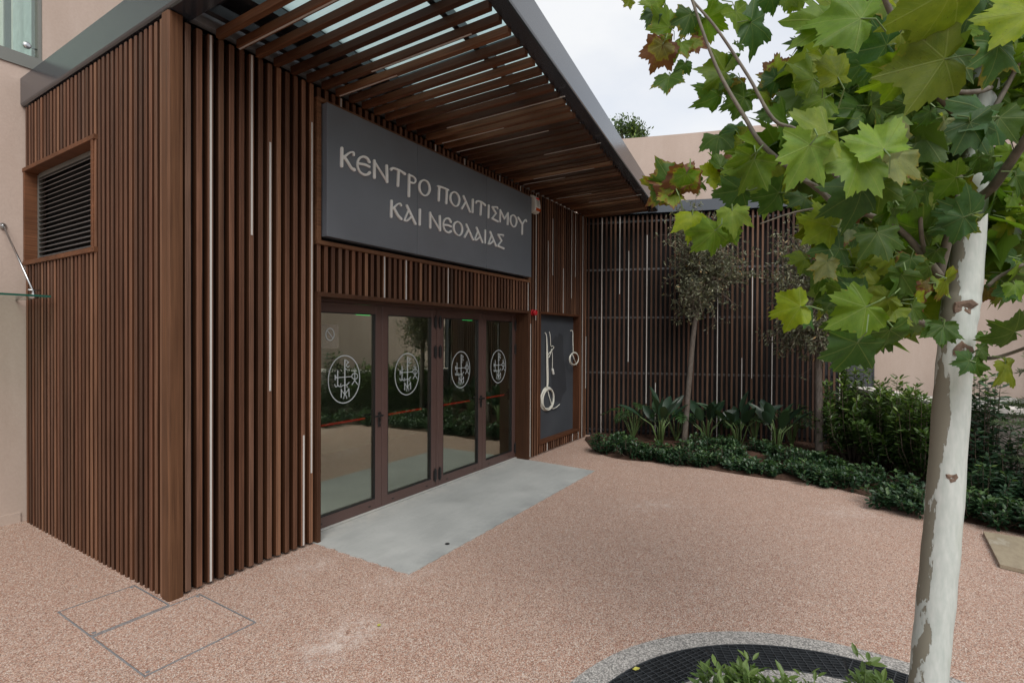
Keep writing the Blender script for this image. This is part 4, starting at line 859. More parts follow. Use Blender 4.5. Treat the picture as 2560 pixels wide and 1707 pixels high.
# strelitzias: each leaf its own part
def strel(base, n, seed, lab):
    r_ = random.Random(seed); T = tag(empty('strelitzia', base), lab, 'plant')
    for k in range(n):
        a = 2*math.pi*k/n+r_.uniform(-.4, .4); lean = r_.uniform(.08, .55); ln = r_.uniform(.5, .72); H = ln*math.cos(lean); O = ln*math.sin(lean)
        p0 = Vector((.03*math.cos(a), .03*math.sin(a), 0)); p1 = Vector((O*.45*math.cos(a), O*.45*math.sin(a), H*.6)); p2 = Vector((O*math.cos(a), O*math.sin(a), H*.82))
        bl = r_.uniform(.36, .5); d0 = (p2-p1).normalized(); tipd = (d0+Vector((math.cos(a), math.sin(a), -.25))*.55).normalized()
        m = MB(); m.tube([p0, p1, p2], [.011, .008, .006], 5); ns = 9; wv = r_.uniform(.075, .1); mid = []
        side = d0.cross(Vector((0, 0, 1))); side = side.normalized() if side.length > .05 else Vector((1, 0, 0)); tw = r_.uniform(-.9, .9); side = (Matrix.Rotation(tw, 3, d0) @ side)
        vs, fs = [], []
        for i in range(ns+1):
            t = i/ns; c = p2+d0*bl*t*(1-.35*t)+tipd*bl*.35*t*t; w_ = wv*math.sin(math.pi*min(1, t*.96+.04))**.75*(1-.25*t); up_ = side.cross(d0)
            vs += [c+side*w_+up_*w_*.45, c, c-side*w_+up_*w_*.45]
        for i in range(ns):
            for j in (0, 1): fs.append((i*3+j, i*3+j+1, i*3+j+4, i*3+j+3))
        m.m = 1; m.add(vs, fs); me = m.mesh('leaf', True); me.materials.append(M['stem_green']); me.materials.append(M['strelitzia_leaf']); me.polygons.foreach_set('material_index', m.mi)
        me.attributes.new('rnd', 'FLOAT', 'POINT').data.foreach_set('value', [r_.random()]*len(me.vertices)); link('leaf', me, None, T)
stl = [(480, 1215, 'bird of paradise plant between the first slender tree and the lobed leaf plant'), (700, 1215, 'bird of paradise plant with upright paddle leaves right of the leaning slender tree'), (855, 1225, 'bird of paradise plant with broad low leaves, third along the screen'), (1035, 1250, 'narrow bird of paradise plant with tall blade, nearest the straight slender tree')]
for i, (x, y, lab) in enumerate(stl):
    p = q5(x, y); strel((p.x, p.y, .02), (13, 13, 12, 10)[i], 11+i, lab)
# split-leaf philodendrons
def philo_leaf_mesh(v):
    r_ = random.Random(v); V = [(0, 0, 0)]; F = []
    n = 7
    for sgn in (1, -1):
        for k in range(n):
            t = k/(n-1); by = -.1+.95*t; ln = .42*math.sin(math.pi*(.22+.66*t))+.08; an = R(95-62*t+r_.uniform(-6, 6)); dx, dy = math.sin(an)*sgn, math.cos(an); px, py = -dy*sgn, dx*sgn
            b0 = len(V); w_ = .05
            V += [(0, by-.055, 0), (0, by+.065, 0), (dx*ln*.6+px*w_*sgn, by+dy*ln*.6+py*w_*sgn, .03), (dx*ln*.6-px*w_*sgn, by+dy*ln*.6-py*w_*sgn, .03), (dx*ln, by+dy*ln, -.06)]
            F += [(b0, b0+3, b0+2, b0+1), (b0+3, b0+4, b0+2)]
    b0 = len(V); V += [(-.05, .8, 0), (.05, .8, 0), (0, 1.12, -.06)]; F.append((b0, b0+1, b0+2))
    me = bpy.data.meshes.new('leaf'); me.from_pydata(V, [], F); me.attributes.new('rnd', 'FLOAT', 'POINT').data.foreach_set('value', [.3+.5*r_.random()]*len(V)); me.update(); me.materials.append(M['philo_leaf']); return me
plm = [philo_leaf_mesh(k) for k in range(4)]
for i, (x, y, H, n, lab) in enumerate([(350, 1185, .8, 15, 'split leaf philodendron standing nearest the pavilion corner'), (555, 1200, .9, 12, 'split leaf philodendron half hidden behind the leaning slender tree'), (930, 1215, .85, 13, 'split leaf philodendron between the two right bird of paradise plants'), (1110, 1225, .8, 14, 'split leaf philodendron beside the straight slender tree'), (770, 1180, .75, 10, 'split leaf philodendron behind the middle bird of paradise plants')]):
    p = q5(x, y); p = p-SN*0 ; T = tag(empty('philodendron', (p.x, p.y, .02)), lab, 'plant'); r_ = random.Random(40+i)
    for k in range(n):
        a = 2*math.pi*k/n+r_.uniform(-.3, .3); le = r_.uniform(.2, .75); ln = H*r_.uniform(.5, .95); e = Vector((math.cos(a)*ln*math.sin(le)*.75, math.sin(a)*ln*math.sin(le)*.75, ln*math.cos(le)))
        m = MB(); m.tube([(0, 0, 0), e*.5+Vector((0, 0, .06)), e], [.007, .006, .004], 4); st_ = m.obj('stem', 'stem_green', T)
        o = link('leaf', plm[k % 4], None, st_); d = Vector((math.cos(a), math.sin(a), r_.uniform(-.7, .05))).normalized(); sx = d.cross(Vector((0, 0, 1))).normalized(); nz_ = sx.cross(d); s_ = r_.uniform(.2, .32)
        o.matrix_local = Matrix.Translation(e) @ Matrix((sx, d, nz_)).transposed().to_4x4() @ Matrix.Scale(s_, 4)
# drip hoses
hp = tag(empty('drip_hose', q5(600, 1205)), 'thin brown drip irrigation hose snaking over the soil of the bed', 'hose'); hl = hp.location.copy()
for row in ([(300, 1250), (450, 1205), (700, 1225), (900, 1240), (1100, 1262), (1230, 1300), (1350, 1330)], [(420, 1262), (640, 1245), (860, 1290), (1000, 1275), (1180, 1330), (1420, 1400), (1560, 1440)]):
    m = MB(); m.tube([p-hl for p in spline([q5(x, y)+Vector((0, 0, .055)) for x, y in row], 8)], .009, 6); m.obj('hose_run', 'hose', hp, True)
m = MB(); c = q5(1243, 1283); m.tube([Vector((c.x+.24*math.cos(t), c.y+.24*math.sin(t), .05))-hl for t in np.linspace(0, 6.1, 28)], .009, 6); m.obj('hose_run', 'hose', hp, True)

# slender olive-like trees -----------------------------------------------------
def olive(base_px, pts_px, D, rad, crown, label, nb, seed):
    b0 = gr(*base_px); T = tag(empty('slender_tree', b0), label, 'tree'); r_ = np.random.default_rng(seed)
    P = [Vector((0, 0, 0))]+[at(x, y, D)-b0 for x, y in pts_px]; P = spline(P, 5); n = len(P)
    m = MB(); m.tube(P, [rad*(1-.35*k/(n-1))*(1.25 if k == 0 else 1) for k in range(n)], 10); m.obj('trunk', 'grey_bark', T, True)
    sm = MB(); items = []; top = np.array(P[-1])
    for cx_, cy_, rxp, rzp, w_ in crown:
        C_ = np.array(at(cx_, cy_, D)-b0); rr = rxp/FPX*D; rz_ = rzp/FPX*D
        for k in range(int(nb*w_)):
            q = r_.normal(size=3); q /= np.linalg.norm(q); q *= r_.uniform(.25, 1.35)**.7; e = C_+q*np.array([rr, rr, rz_])
            s0 = top*(1-.0)+np.array([0, 0, -.25+.3*r_.random()]); mid = (s0+e)/2+r_.normal(size=3)*.06; mid[2] += .05
            sm.tube([s0, mid, e], [.007, .005, .002], 4, False)
            for t in np.linspace(.45, 1, 9):
                c = (1-t)**2*s0+2*t*(1-t)*mid+t*t*e; tg = e-mid
                tw = r_.normal(size=3)*.07*rr*2; c2_ = c+tw; sm.tube([c, c2_], [.0025, .0015], 3, False)
                for _ in range(5):
                    d = r_.normal(size=3)+tg/np.linalg.norm(tg)*.5; items.append((c2_+r_.normal(size=3)*.02, d, r_.uniform(0, 6), r_.uniform(.045, .085), .85, r_.random()))
    sm.obj('twigs', 'twig', T); link('crown', leaves_mesh('crown', items, *ST), 'olive_leaf', T)
olive((1709, 1118), [(1722, 960), (1733, 840), (1742, 770), (1756, 690)], (gr(1709, 1118)-CAM).dot(FW), .052, [(1755, 690, 85, 110, 1.0), (1740, 600, 70, 80, .5), (1800, 640, 80, 60, .4), (1720, 540, 40, 60, .25), (1880, 690, 22, 14, .07)], 'slender small leaved tree with leaning trunk in the planting bed', 100, 3)
olive((2048, 1153), [(2047, 1000), (2045, 920), (2045, 860), (2042, 760)], (gr(2048, 1153)-CAM).dot(FW), .06, [(2030, 845, 90, 70, 1.0), (2010, 720, 85, 95, .9), (1985, 620, 60, 60, .35), (2080, 700, 70, 90, .5)], 'slender small leaved tree with straight trunk beside the laurel bushes', 100, 5)
# tree tops beyond the pink wall
for cx_, cy_, D, rr, lab in [(1555, 322, 16., .42, 'dark green tree top peeping over the pink wall beside the canopy edge'), (1588, 336, 16.2, .3, 'low dark foliage just clearing the pink wall')]:
    c = at(cx_, cy_, D); T = tag(empty('distant_tree', (c.x, c.y, 0)), lab, 'tree'); m = MB(); m.tube([(0, 0, 0), (.1, 0, c.z*.5), (0, 0, c.z)], [.16, .12, .04], 8); m.obj('trunk', 'grey_bark', T)
    it = []
    for k in range(30):
        q = rng.normal(size=3); q /= np.linalg.norm(q); cc_ = np.array([0, 0, c.z])+q*np.array([rr*1.1, rr*1.1, rr*.75])*rng.uniform(.2, 1)
        for _ in range(26): it.append((cc_+rng.normal(size=3)*.11, rdir(.3), rng.uniform(0, 6), rng.uniform(.07, .12), 1.2, rng.random()))
    for k in range(50):
        q = rng.normal(size=3)*np.array([.7, .7, .5]); it += [(np.array([0, 0, c.z-1.1])+q+rng.normal(size=3)*.1, rdir(.3), rng.uniform(0, 6), .11, 1.2, rng.random()) for _ in range(14)]
    link('crown', leaves_mesh('crown', it, *LT), 'laurel_leaf', T)

# ------------------------------------------------------------------ plane tree
TB = at(2300, 2096, 1.95); TB.z = .01
PT = tag(empty('plane_tree', TB), 'young plane tree with pale smooth trunk and large lobed leaves in the grated pit', 'tree')
tp = [(2300, 2096, 62), (2321, 1707, 50), (2340, 1500, 49.5), (2358, 1300, 49), (2379, 1000, 48), (2391, 850, 47), (2400, 770, 50), (2412, 700, 46), (2432, 480, 41), (2455, 250, 40), (2478, 60, 38), (2500, -200, 34), (2530, -520, 26)]
TD = lambda y: 1.95+.00006*(1707-y)
tpts = [at(x, y, TD(y))-TB for x, y, r_ in tp]; trad = [r_/FPX*1.97*.79 for _, _, r_ in tp]
sp_ = spline(tpts, 6); rad_ = [Vector((a, 0, 0)) for a in trad]; rad_ = [v.x for v in spline(rad_, 6)]
m = MB(); m.tube(sp_, [r_*(1+.02*math.sin(i*1.7)) for i, r_ in enumerate(rad_)], 28); tme = m.mesh('trunk', True)
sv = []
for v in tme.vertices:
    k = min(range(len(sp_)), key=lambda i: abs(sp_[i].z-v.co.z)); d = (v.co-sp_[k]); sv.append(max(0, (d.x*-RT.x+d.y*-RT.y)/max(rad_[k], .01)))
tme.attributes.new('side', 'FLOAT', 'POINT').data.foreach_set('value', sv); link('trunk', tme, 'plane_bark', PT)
# knots and bark flakes
flat('knot_bark', (.17, .115, .085), .85, var=.35, scale=30, bump=.5)
for x, y, rr, fx in [(2410, 872, .03, .45), (2320, 1172, .011, -.6), (2385, 1185, .02, .3), (2400, 770, .032, .2)]:
    c = at(x, y, TD(y))-TB; k = min(range(len(sp_)), key=lambda i: abs(sp_[i].z-c.z)); ax = CAM-(sp_[k]+TB); ax.z = 0; ax.normalize(); sd_ = Vector((-ax.y, ax.x, 0)); u = max(-.8, min(.8, fx)); nrm = (sd_*u+ax*math.sqrt(1-u*u)); pos = sp_[k]+nrm*(rad_[k]-.006); pos.z = c.z
    m = MB(); m.lathe([(rr*1.3, 0), (rr*1.1, .006+rr*.06), (rr*.7, .006+rr*.1), (rr*.4, .006+rr*.04), (rr*.02, .005)], pos, nrm, 9)
    jt = [random.uniform(.55, 1.2) for _ in range(9)]; m.v = [tuple(pos+(Vector(p)-pos)*jt[i % 9]) for i, p in enumerate(m.v)]; m.v = [(p[0], p[1], pos.z+(p[2]-pos.z)*.75+random.uniform(-.003, .003)) for p in m.v]; m.obj('knot', 'knot_bark', PT)
# boughs:  list of (px, py, depth) and radii
BR = [([(2345, 690, 1.95), (2372, 590, 1.9), (2390, 545, 1.88), (2400, 440, 1.9)], (.026, .012)),
      ([(2350, 690, 1.93), (2310, 640, 1.9), (2230, 560, 1.85), (2090, 512, 1.75), (2040, 465, 1.7), (1985, 445, 1.68)], (.02, .006)),
      ([(2095, 512, 1.75), (1922, 378, 1.72), (1860, 290, 1.75), (1790, 165, 1.78), (1730, 0, 1.8), (1690, -120, 1.82)], (.012, .005)),
      ([(2150, 520, 1.8), (2010, 340, 1.8), (1935, 300, 1.82), (1870, 190, 1.85), (1790, 70, 1.87), (1730, 0, 1.9), (1690, -60, 1.9)], (.011, .005)),
      ([(2440, 500, 1.97), (2480, 470, 1.9), (2530, 400, 1.8), (2590, 310, 1.7)], (.026, .018)),
      ([(2400, 300, 1.95), (2375, 270, 1.9), (2330, 215, 1.85), (2240, 60, 1.8), (2190, -60, 1.75)], (.022, .012)),
      ([(2475, 220, 1.95), (2440, 230, 1.85), (2380, 228, 1.8), (2330, 205, 1.76)], (.014, .01)),
      ([(2440, 895, 1.95), (2480, 895, 1.85), (2520, 885, 1.8), (2590, 860, 1.7)], (.01, .008)),
      ([(2345, 815, 1.95), (2250, 790, 1.85), (2180, 770, 1.8), (2080, 740, 1.7)], (.016, .006)),
      ([(2320, 640, 1.9), (2305, 600, 1.85), (2300, 530, 1.8)], (.012, .009)),
      ([(2100, 512, 1.75), (1990, 530, 1.72), (1900, 560, 1.7)], (.006, .003)),
      ([(2560, 660, 1.9), (2500, 690, 1.95), (2470, 715, 1.97)], (.008, .01)),
      ([(2470, 300, 1.97), (2520, 210, 1.95), (2570, 110, 1.9)], (.014, .01))]
for P_, (r0, r1) in BR:
    P = spline([at(x, y, D)-TB for x, y, D in P_], 5); n = len(P); m = MB(); m.tube(P, [.72*(r0+(r1-r0)*k/(n-1)) for k in range(n)], 8); m.obj('branch', 'branch_bark', PT, True)
OUT = [(0, 1.0), (5, .86), (8, .89), (13, .7), (16, .73), (24, .65), (30, .7), (33, .66), (39, .82), (42, .8), (48, .93), (53, .78), (57, .8), (63, .63), (67, .66), (76, .56), (84, .6), (89, .56), (97, .6), (103, .63), (110, .5), (117, .5), (128, .35), (146, .31), (166, .13)]
def leaf_mesh(seed):
    r_ = random.Random(seed); curl = r_.uniform(.02, .5); fold = r_.uniform(-.12, .34); wv = r_.uniform(.03, .11); ph = r_.uniform(0, 6.28); sk1 = r_.uniform(.2, 1.5); sk2 = r_.uniform(.3, 1.6); tw = r_.uniform(-.35, .35)
    ol = [(a, q*r_.uniform(.94, 1.06)) for a, q in OUT]+[(180, .03)]+[(-a, q*r_.uniform(.94, 1.06)) for a, q in reversed(OUT[1:])]
    V = [(0, 0, 0)]; U = [(0, 0)]; E = [0.]; n = len(ol)
    for fr in (.34, .68, 1.):
        for a, q in ol:
            q2 = q*fr if fr == 1 else (q*.5+.5*min(q, .62))*fr
            x, y = q2*math.sin(R(a)), q2*math.cos(R(a)); z = -curl*(x*x*sk1+y*y*sk2)+fold*abs(x)*(1-.4*abs(y))+wv*math.sin(4*R(a)+ph)*fr*fr+wv*.5*math.sin(9*R(a)+ph*2)*fr**3+tw*x*y; V.append((x, y, z)); U.append((x, y)); E.append(fr)
    F = [(0, 1+(k+1) % n, 1+k) for k in range(n)]
    for g_ in (0, 1):
        for k in range(n): a = 1+g_*n+k; b_ = 1+g_*n+(k+1) % n; F.append((a, b_, b_+n, a+n))
    me = bpy.data.meshes.new('leaf'); me.from_pydata(V, [], F); me.attributes.new('edge', 'FLOAT', 'POINT').data.foreach_set('value', E)
    ul = me.uv_layers.new(name='UVMap')
    for lp in me.loops: ul.data[lp.index].uv = U[lp.vertex_index]
    me.polygons.foreach_set('use_smooth', [True]*len(me.polygons))
    # petiole
    me.update(); me.materials.append(M['plane_leaf']); return me
LM = [leaf_mesh(100+k) for k in range(18)]
TONE = {'l': (.21, .3, .05), 'g': (.135, .22, .018), 'd': (.065, .13, .018), 'b': (.055, .12, .035), 'o': (.17, .215, .02), 'p': (.22, .25, .1), 'y': (.22, .29, .012), 'r': (.17, .13, .045)}
pet = MB()
NLEAF = [0]; extra = []
def pleaf(px, py, span, ang, tone, brown=0., D=None, tilt=None, face=None, spin=0.):
    """px,py centre in photo pixels; span = leaf width there; ang = image direction of the tip (0 right, 90 down)"""
    if D is None: D = min(2.5, max(1.3, .2*FPX/span))
    size = span*D/FPX/1.31
    a = R(ang); tipd = (R2*math.cos(a)-U2*math.sin(a))
    tl = tilt if tilt is not None else random.uniform(-.55, .55); f2 = face if face is not None else random.uniform(-.6, .6)
    nrm = -FW; side = tipd.cross(nrm); tipd = (Matrix.Rotation(tl, 3, side) @ tipd); nrm = side.cross(tipd)
    rot = Matrix.Rotation(f2, 3, tipd); side = rot @ side; nrm = rot @ nrm
    c = at(px, py, D)-TB-tipd*size*.4
    MX = Matrix((side.normalized(), tipd.normalized(), nrm.normalized())).transposed().to_4x4()
    col = TONE[tone]; j = random.uniform(.85, 1.15); cc_ = (col[0]*j*random.uniform(.9, 1.1), col[1]*j, col[2]*j*random.uniform(.8, 1.2), brown*.68+random.uniform(-.1, .1))
    pe = -tipd*size*random.uniform(.35, .7)+Vector((0, 0, -.02*random.random())); pet.tube([c, c+pe*.5+nrm*.01, c+pe-nrm*.02], [.0022, .002, .0025], 4, False)
    o = link('leaf', LM[random.randrange(len(LM))], None, PT); o.matrix_local = Matrix.Translation(c) @ MX @ Matrix.Scale(size, 4); o.color = cc_; NLEAF[0] += 1
q6 = lambda x, y, s_, *r_: pleaf(1500+x*.574, y*.574, s_*.574, *r_)
def qz(ox, oy, sc):
    def f(x, y, s_, *a, **k): pleaf(ox+x*sc, oy+y*sc, s_*sc, *a, **k)
    return f
for t in [(300, 760, 190, 250, 'o', .75, 1.75), (255, 800, 200, 190, 'd', .45, 1.75), (360, 810, 170, 100, 'g', .7, 1.72), (290, 850, 140, 150, 'o', .7, 1.75), (380, 740, 110, 290, 'o', .8, 1.8), (430, 790, 120, 20, 'd', .2, 1.8), (510, 750, 130, 330, 'y', .3, 1.8), (400, 975, 150, 100, 'y', .1, 1.7), (465, 1045, 170, 130, 'g', .1, 1.68), (640, 760, 210, 110, 'g', .05, 1.7), (560, 840, 170, 170, 'b', .1, 1.75), (500, 700, 120, 230, 'd', .1, 1.8)]: pleaf(1500+t[0]*.574, t[1]*.574, t[2]*.574, t[3], t[4], t[5], D=t[6])
A0 = qz(1560, 0, .2551)
def A(x, y, s_, *a, **k): A0(x, y, s_*1.1, *a, **k)
B_ = qz(2060, 0, .2551); C_ = qz(1800, 380, .2551); D_ = qz(2160, 380, .3828); E_ = qz(1880, 700, .2551)
# upper left sprays
for t in [(270, 40, 250, 200, 'g', .1), (30, 30, 120, 130, 'o', .5), (370, 180, 330, 215, 'g', .3), (260, 180, 180, 120, 'b', .1), (620, 240, 300, 110, 'b', .3), (330, 560, 330, 110, 'r', .95), (510, 490, 250, 120, 'g', .55), (440, 420, 180, 60, 'o', .85), (430, 820, 290, 105, 'd', .25), (585, 690, 170, 95, 'b', .0), (740, 430, 200, 20, 'o', .9), (900, 230, 320, 20, 'g', .2), (870, 30, 220, 120, 'g', .3), (1180, 230, 420, 55, 'g', .05), (1350, 290, 430, 15, 'b', 0), (1400, 60, 230, 110, 'b', 0), (870, 690, 360, 190, 'g', .05), (1060, 620, 160, 80, 'd', .1), (870, 880, 310, 200, 'd', .15), (980, 780, 190, 190, 'd', .1), (1110, 850, 150, 90, 'r', .95), (1080, 1000, 290, 160, 'd', .05), (1060, 1230, 200, 250, 'b', .1), (1050, 1390, 290, 190, 'o', .3), (910, 1400, 300, 115, 'd', .05), (1500, 630, 240, 260, 'y', .6), (1410, 830, 260, 150, 'b', .6), (1370, 900, 280, 200, 'o', .4), (1250, 950, 130, 90, 'd', .1), (1370, 1100, 220, 210, 'b', .1), (1490, 1080, 170, 100, 'o', .55), (1610, 1010, 280, 110, 'b', 0), (1590, 20, 200, 100, 'g', .1), (1720, 20, 200, 95, 'g', .1), (1120, 470, 130, 80, 'd', .2)]: A(*t)
# big near leaves
A = A0
for t in [(1870, 180, 560, 200, 'g', .05, 1.45), (1930, 560, 330, 200, 'y', 0, 1.6), (1760, 700, 420, 210, 'g', 0, 1.6), (1870, 1020, 420, 150, 'g', .1, 1.65), (1830, 1340, 640, 165, 'l', 0, 1.36)]: A(*t[:6], D=t[6], tilt=.15, face=.1)
for t in [(120, 170, 700, 200, 'g', .05, 1.4), (90, 620, 470, 250, 'y', .1, 1.5), (480, 480, 560, 160, 'b', .05, 1.55), (1150, 180, 850, 100, 'o', .35, 1.32), (1780, 150, 640, 185, 'y', .15, 1.3), (900, 650, 820, 170, 'o', .15, 1.4), (620, 800, 480, 140, 'g', .2, 1.5), (1230, 620, 520, 10, 'g', .15, 1.5), (1700, 600, 520, 95, 'b', .4, 1.32), (730, 80, 330, 220, 'p', .3, 1.6), (500, 1330, 560, 255, 'l', .1, 1.38), (300, 740, 330, 120, 'b', 0, 1.7), (900, 420, 300, 100, 'd', .1, 1.8), (760, 380, 260, 80, 'o', .4, 1.75), (1560, 1150, 620, 165, 'b', 0, 1.5), (1500, 1330, 480, 60, 'b', .05, 1.5), (1200, 1250, 260, 90, 'p', .35, 1.6), (1000, 1180, 260, 100, 'b', .1, 1.8), (1800, 1250, 400, 60, 'd', .05, 1.7), (300, 1050, 460, 190, 'd', 0, 1.9), (150, 960, 300, 150, 'd', .1, 2.0), (1880, 340, 300, 70, 'g', .1, 1.7), (560, 1050, 360, 10, 'd', .1, 1.9), (700, 1480, 500, 150, 'p', .2, 1.42)]: B_(*t[:6], D=t[6])
for t in [(800, 120, 620, 110, 'l', 0, 1.36), (1330, 200, 640, 115, 'l', .1, 1.38), (1720, 150, 540, 95, 'p', .25, 1.42), (250, 150, 360, 110, 'g', .05, 1.7), (120, 660, 340, 100, 'l', .1, 1.7), (60, 830, 260, 110, 'g', .15, 1.75), (150, 430, 330, 170, 'b', .1, 1.8), (480, 430, 380, 160, 'd', .1, 1.75), (600, 250, 340, 200, 'o', .15, 1.75), (780, 470, 260, 160, 'b', .05, 1.8), (1250, 450, 520, 150, 'b', .05, 1.5), (1570, 430, 380, 95, 'd', .05, 1.5), (950, 690, 460, 195, 'y', 0, 1.6), (1180, 770, 300, 160, 'p', .6, 1.65), (1300, 630, 260, 60, 'r', .9, 1.8), (1050, 960, 420, 175, 'b', 0, 1.6), (1600, 900, 430, 80, 'd', 0, 1.5), (1680, 620, 380, 100, 'd', 0, 1.6), (1330, 820, 300, 100, 'b', 0, 1.65), (770, 1060, 280, 170, 'g', .15, 1.7), (1000, 1000, 320, 190, 'r', .95, 1.7), (1010, 1160, 300, 110, 'p', .5, 1.55), (940, 1250, 320, 130, 'd', .2, 1.7), (1880, 480, 300, 105, 'd', .1, 1.6), (1480, 1000, 420, 100, 'g', .2, 1.8), (1640, 1130, 340, 120, 'o', .3, 1.8), (1140, 1360, 360, 60, 'g', .1, 1.8), (1500, 1240, 420, 30, 'o', .2, 1.85), (1720, 1300, 360, 100, 'd', .1, 1.7), (1270, 1440, 420, 170, 'b', 0, 1.6), (20, 300, 240, 180, 'd', .2, 1.8), (50, 120, 300, 200, 'o', .6, 1.8)]: C_(*t[:6], D=t[6])
# lower fringe
for t in [(330, 290, 420, 168, 'y', .05, 1.5), (530, 360, 330, 110, 'b', 0, 1.52), (960, 350, 560, 150, 'g', .1, 1.5), (950, 760, 560, 100, 'b', .15, 1.45), (1340, 620, 480, 75, 'd', .05, 1.55), (1000, 220, 420, 165, 'b', .05, 1.55), (850, 90, 400, 200, 'g', .2, 1.7), (1420, 370, 320, 100, 'o', .4, 1.7), (1620, 320, 260, 40, 'd', .1, 1.8), (1660, 190, 220, 10, 'y', .6, 1.85), (1860, 520, 300, 110, 'd', .05, 1.75), (1120, 100, 340, 150, 'o', .2, 1.75), (1440, 100, 360, 90, 'd', .1, 1.7), (760, 240, 240, 140, 'd', .1, 1.7), (1250, 240, 300, 130, 'o', .3, 1.7), (820, 440, 320, 170, 'd', .3, 1.62)]: E_(*t[:6], D=t[6])
# around and right of the trunk
for t in [(500, 190, 260, 170, 'g', .05, 1.8), (350, 280, 220, 110, 'd', .1, 1.7), (620, 370, 320, 200, 'b', 0, 1.75), (160, 430, 200, 100, 'd', 0, 1.6), (560, 470, 260, 150, 'b', 0, 1.75), (690, 480, 180, 30, 'o', .1, 1.8), (860, 150, 150, 60, 'b', 0, 1.9), (840, 470, 160, 90, 'l', .1, 2.1), (970, 520, 200, 60, 'y', .1, 2.0), (850, 640, 170, 100, 'p', .15, 2.1), (960, 690, 160, 170, 'b', 0, 2.0), (1000, 780, 160, 90, 'g', .05, 1.9), (930, 940, 160, 130, 'b', .05, 2.0), (860, 950, 200, 110, 'o', .15, 2.1), (790, 940, 120, 100, 'r', .8, 2.05), (1010, 900, 150, 80, 'g', .05, 1.9), (920, 1150, 290, 195, 'd', 0, 1.8), (780, 1230, 110, 120, 'd', .05, 1.9), (800, 1300, 120, 20, 'd', 0, 1.85), (640, 1370, 160, 170, 'b', 0, 1.8), (770, 1400, 140, 20, 'd', 0, 1.85), (960, 1450, 230, 70, 'o', .15, 1.75), (520, 1190, 190, 100, 'd', 0, 1.75), (400, 800, 180, 110, 'd', .4, 1.75), (380, 870, 130, 160, 'r', .9, 1.85), (550, 880, 220, 40, 'y', .4, 1.85), (300, 760, 220, 100, 'd', .4, 1.8), (900, 60, 200, 120, 'g', 0, 1.9), (990, 330, 150, 60, 'g', 0, 2.0), (720, 90, 170, 100, 'd', .05, 1.85), (780, 40, 200, 170, 'd', .05, 1.85), (1020, 200, 200, 40, 'd', 0, 1.8), (450, 690, 150, 100, 'd', .05, 1.85), (470, 560, 130, 120, 'g', 0, 2.0)]: D_(*t[:6], D=t[6])
# fill inside the crown, behind the leaves above
POLY = [(2010, 60), (2200, -40), (2640, -40), (2640, 700), (2500, 700), (2440, 640), (2300, 840), (2110, 820), (2060, 740), (2060, 560), (1960, 480), (1880, 400), (1900, 330), (1990, 300), (1960, 160)]
def inpoly(x, y):
    r_ = False
    for (x0, y0), (x1, y1) in zip(POLY, POLY[1:]+POLY[:1]):
        if (y0 > y) != (y1 > y) and x < (x1-x0)*(y-y0)/(y1-y0)+x0: r_ = not r_
    return r_
while NLEAF[0] < 292:
    x, y = random.uniform(1830, 2560), random.uniform(-40, 870)
    if inpoly(x, y): pleaf(x, y, random.uniform(110, 180), random.uniform(30, 200), random.choice('ddgbogd'), random.choice([0, .1, .1, .3]), D=random.uniform(1.85, 2.5), tilt=random.uniform(-.9, .9), face=random.uniform(-.9, .9))
fill = []
while len(fill) < 400:
    x, y = random.uniform(1830, 2640), random.uniform(-60, 840)
    if inpoly(x, y):
        p_ = np.array(at(x, y, random.uniform(1.95, 2.7))-TB); fill.append((p_, rdir(-.5), rng.uniform(-.8, .8), rng.uniform(.1, .17), 1., rng.uniform(0, 1)))
pet.obj('petioles', 'stem_green', PT)['kind'] = 'stuff'
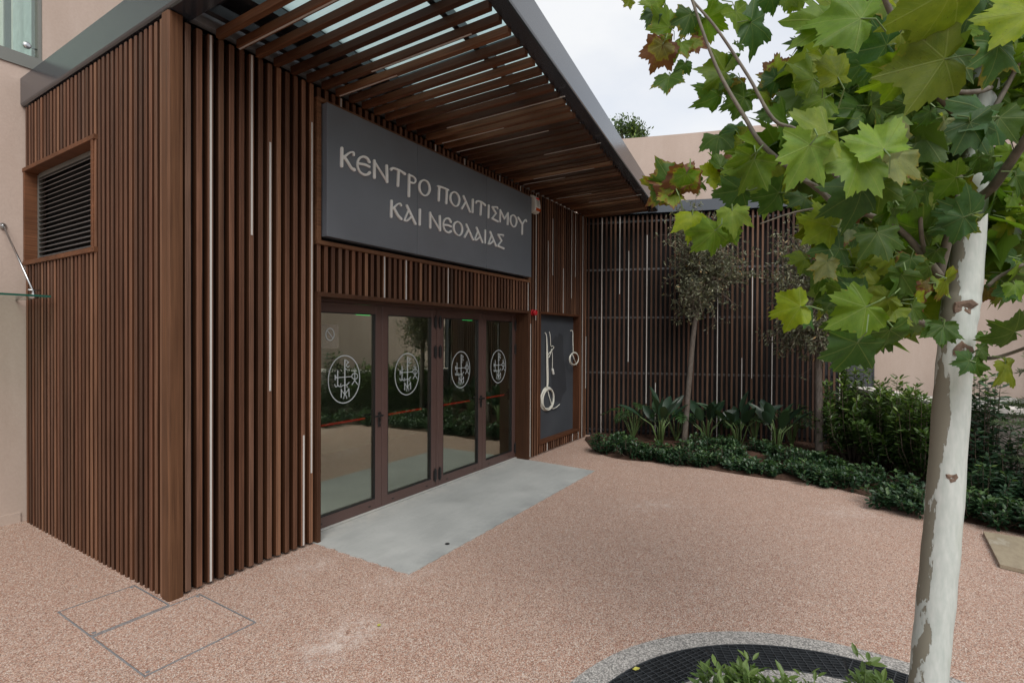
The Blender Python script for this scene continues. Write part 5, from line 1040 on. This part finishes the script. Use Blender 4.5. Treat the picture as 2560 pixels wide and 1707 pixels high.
# upper crown out of the frame: it shades the visible leaves and shows in reflections
vs = []
tv = [(q*math.sin(R(a)), q*math.cos(R(a)), -.12*q*q) for a, q in [(0, 1), (13, .7), (24, .56), (48, .92), (63, .63), (76, .5), (100, .62), (128, .35), (170, .1), (-128, .35), (-100, .62), (-76, .5), (-63, .63), (-48, .92), (-24, .56), (-13, .7)]]+[(0, 0, 0)]
tf = [(k, 16, (k+1) % 16) for k in range(16)]
items = fill
for k in range(220):
    q = rng.normal(size=3); q /= np.linalg.norm(q); q *= rng.uniform(.3, 1)**.5; p_ = np.array(at(2520, -700, 2.1)-TB)+q*np.array([1.0, 1.0, .95])
    if p_[2]+TB.z < 3.35: continue
    items.append((p_, rdir(-.4), rng.uniform(0, 6), rng.uniform(.1, .16), 1., rng.uniform(.3, .9)))
m_foliage('plane_far', [(0, (.06, .12, .02)), (.6, (.13, .215, .025)), (1, (.21, .29, .035))], .45, .35)
link('upper_foliage', leaves_mesh('upper_foliage', items, tv, tf), 'plane_far', PT)['kind'] = 'stuff'
for x, y, D in [(2350, -500, 1.9), (2700, -480, 2.0), (2560, -800, 2.2)]:
    m = MB(); m.tube([at(2500, -150, 1.97)-TB, at((x+2500)/2, (y-200)/2, (D+1.97)/2)-TB, at(x, y, D)-TB], [.02, .014, .006], 7); m.obj('branch', 'branch_bark', PT, True)

# ------------------------------------------------------------------ fallen leaves
for x, y, sz, a, z, lab in [(1600, 1679, .05, 1., .024, 'small yellow fallen leaf lying on the steel grating'), (948, 1560, .04, 2.3, .006, 'tiny yellowish fallen leaf alone on the open paving before the doorstep')]:
    p = gr(x, y); m = MB(); m.add([(0, 0, 0), (.3, .4, .1), (.22, .8, .06), (0, 1.1, .16), (-.22, .8, .06), (-.3, .4, .1), (0, .5, 0)], [(0, 1, 6), (1, 2, 6), (2, 3, 6), (3, 4, 6), (4, 5, 6), (5, 0, 6)]); m.v = [(q[0]*sz, q[1]*sz, q[2]*sz) for q in m.v]
    if 'fallen_leaf' not in M: flat('fallen_leaf', (.42, .4, .08), .6, var=.2, scale=60)
    o = tag(m.obj('fallen_leaf', 'fallen_leaf'), lab, 'leaf'); o.location = (p.x, p.y, z); o.rotation_euler.z = a
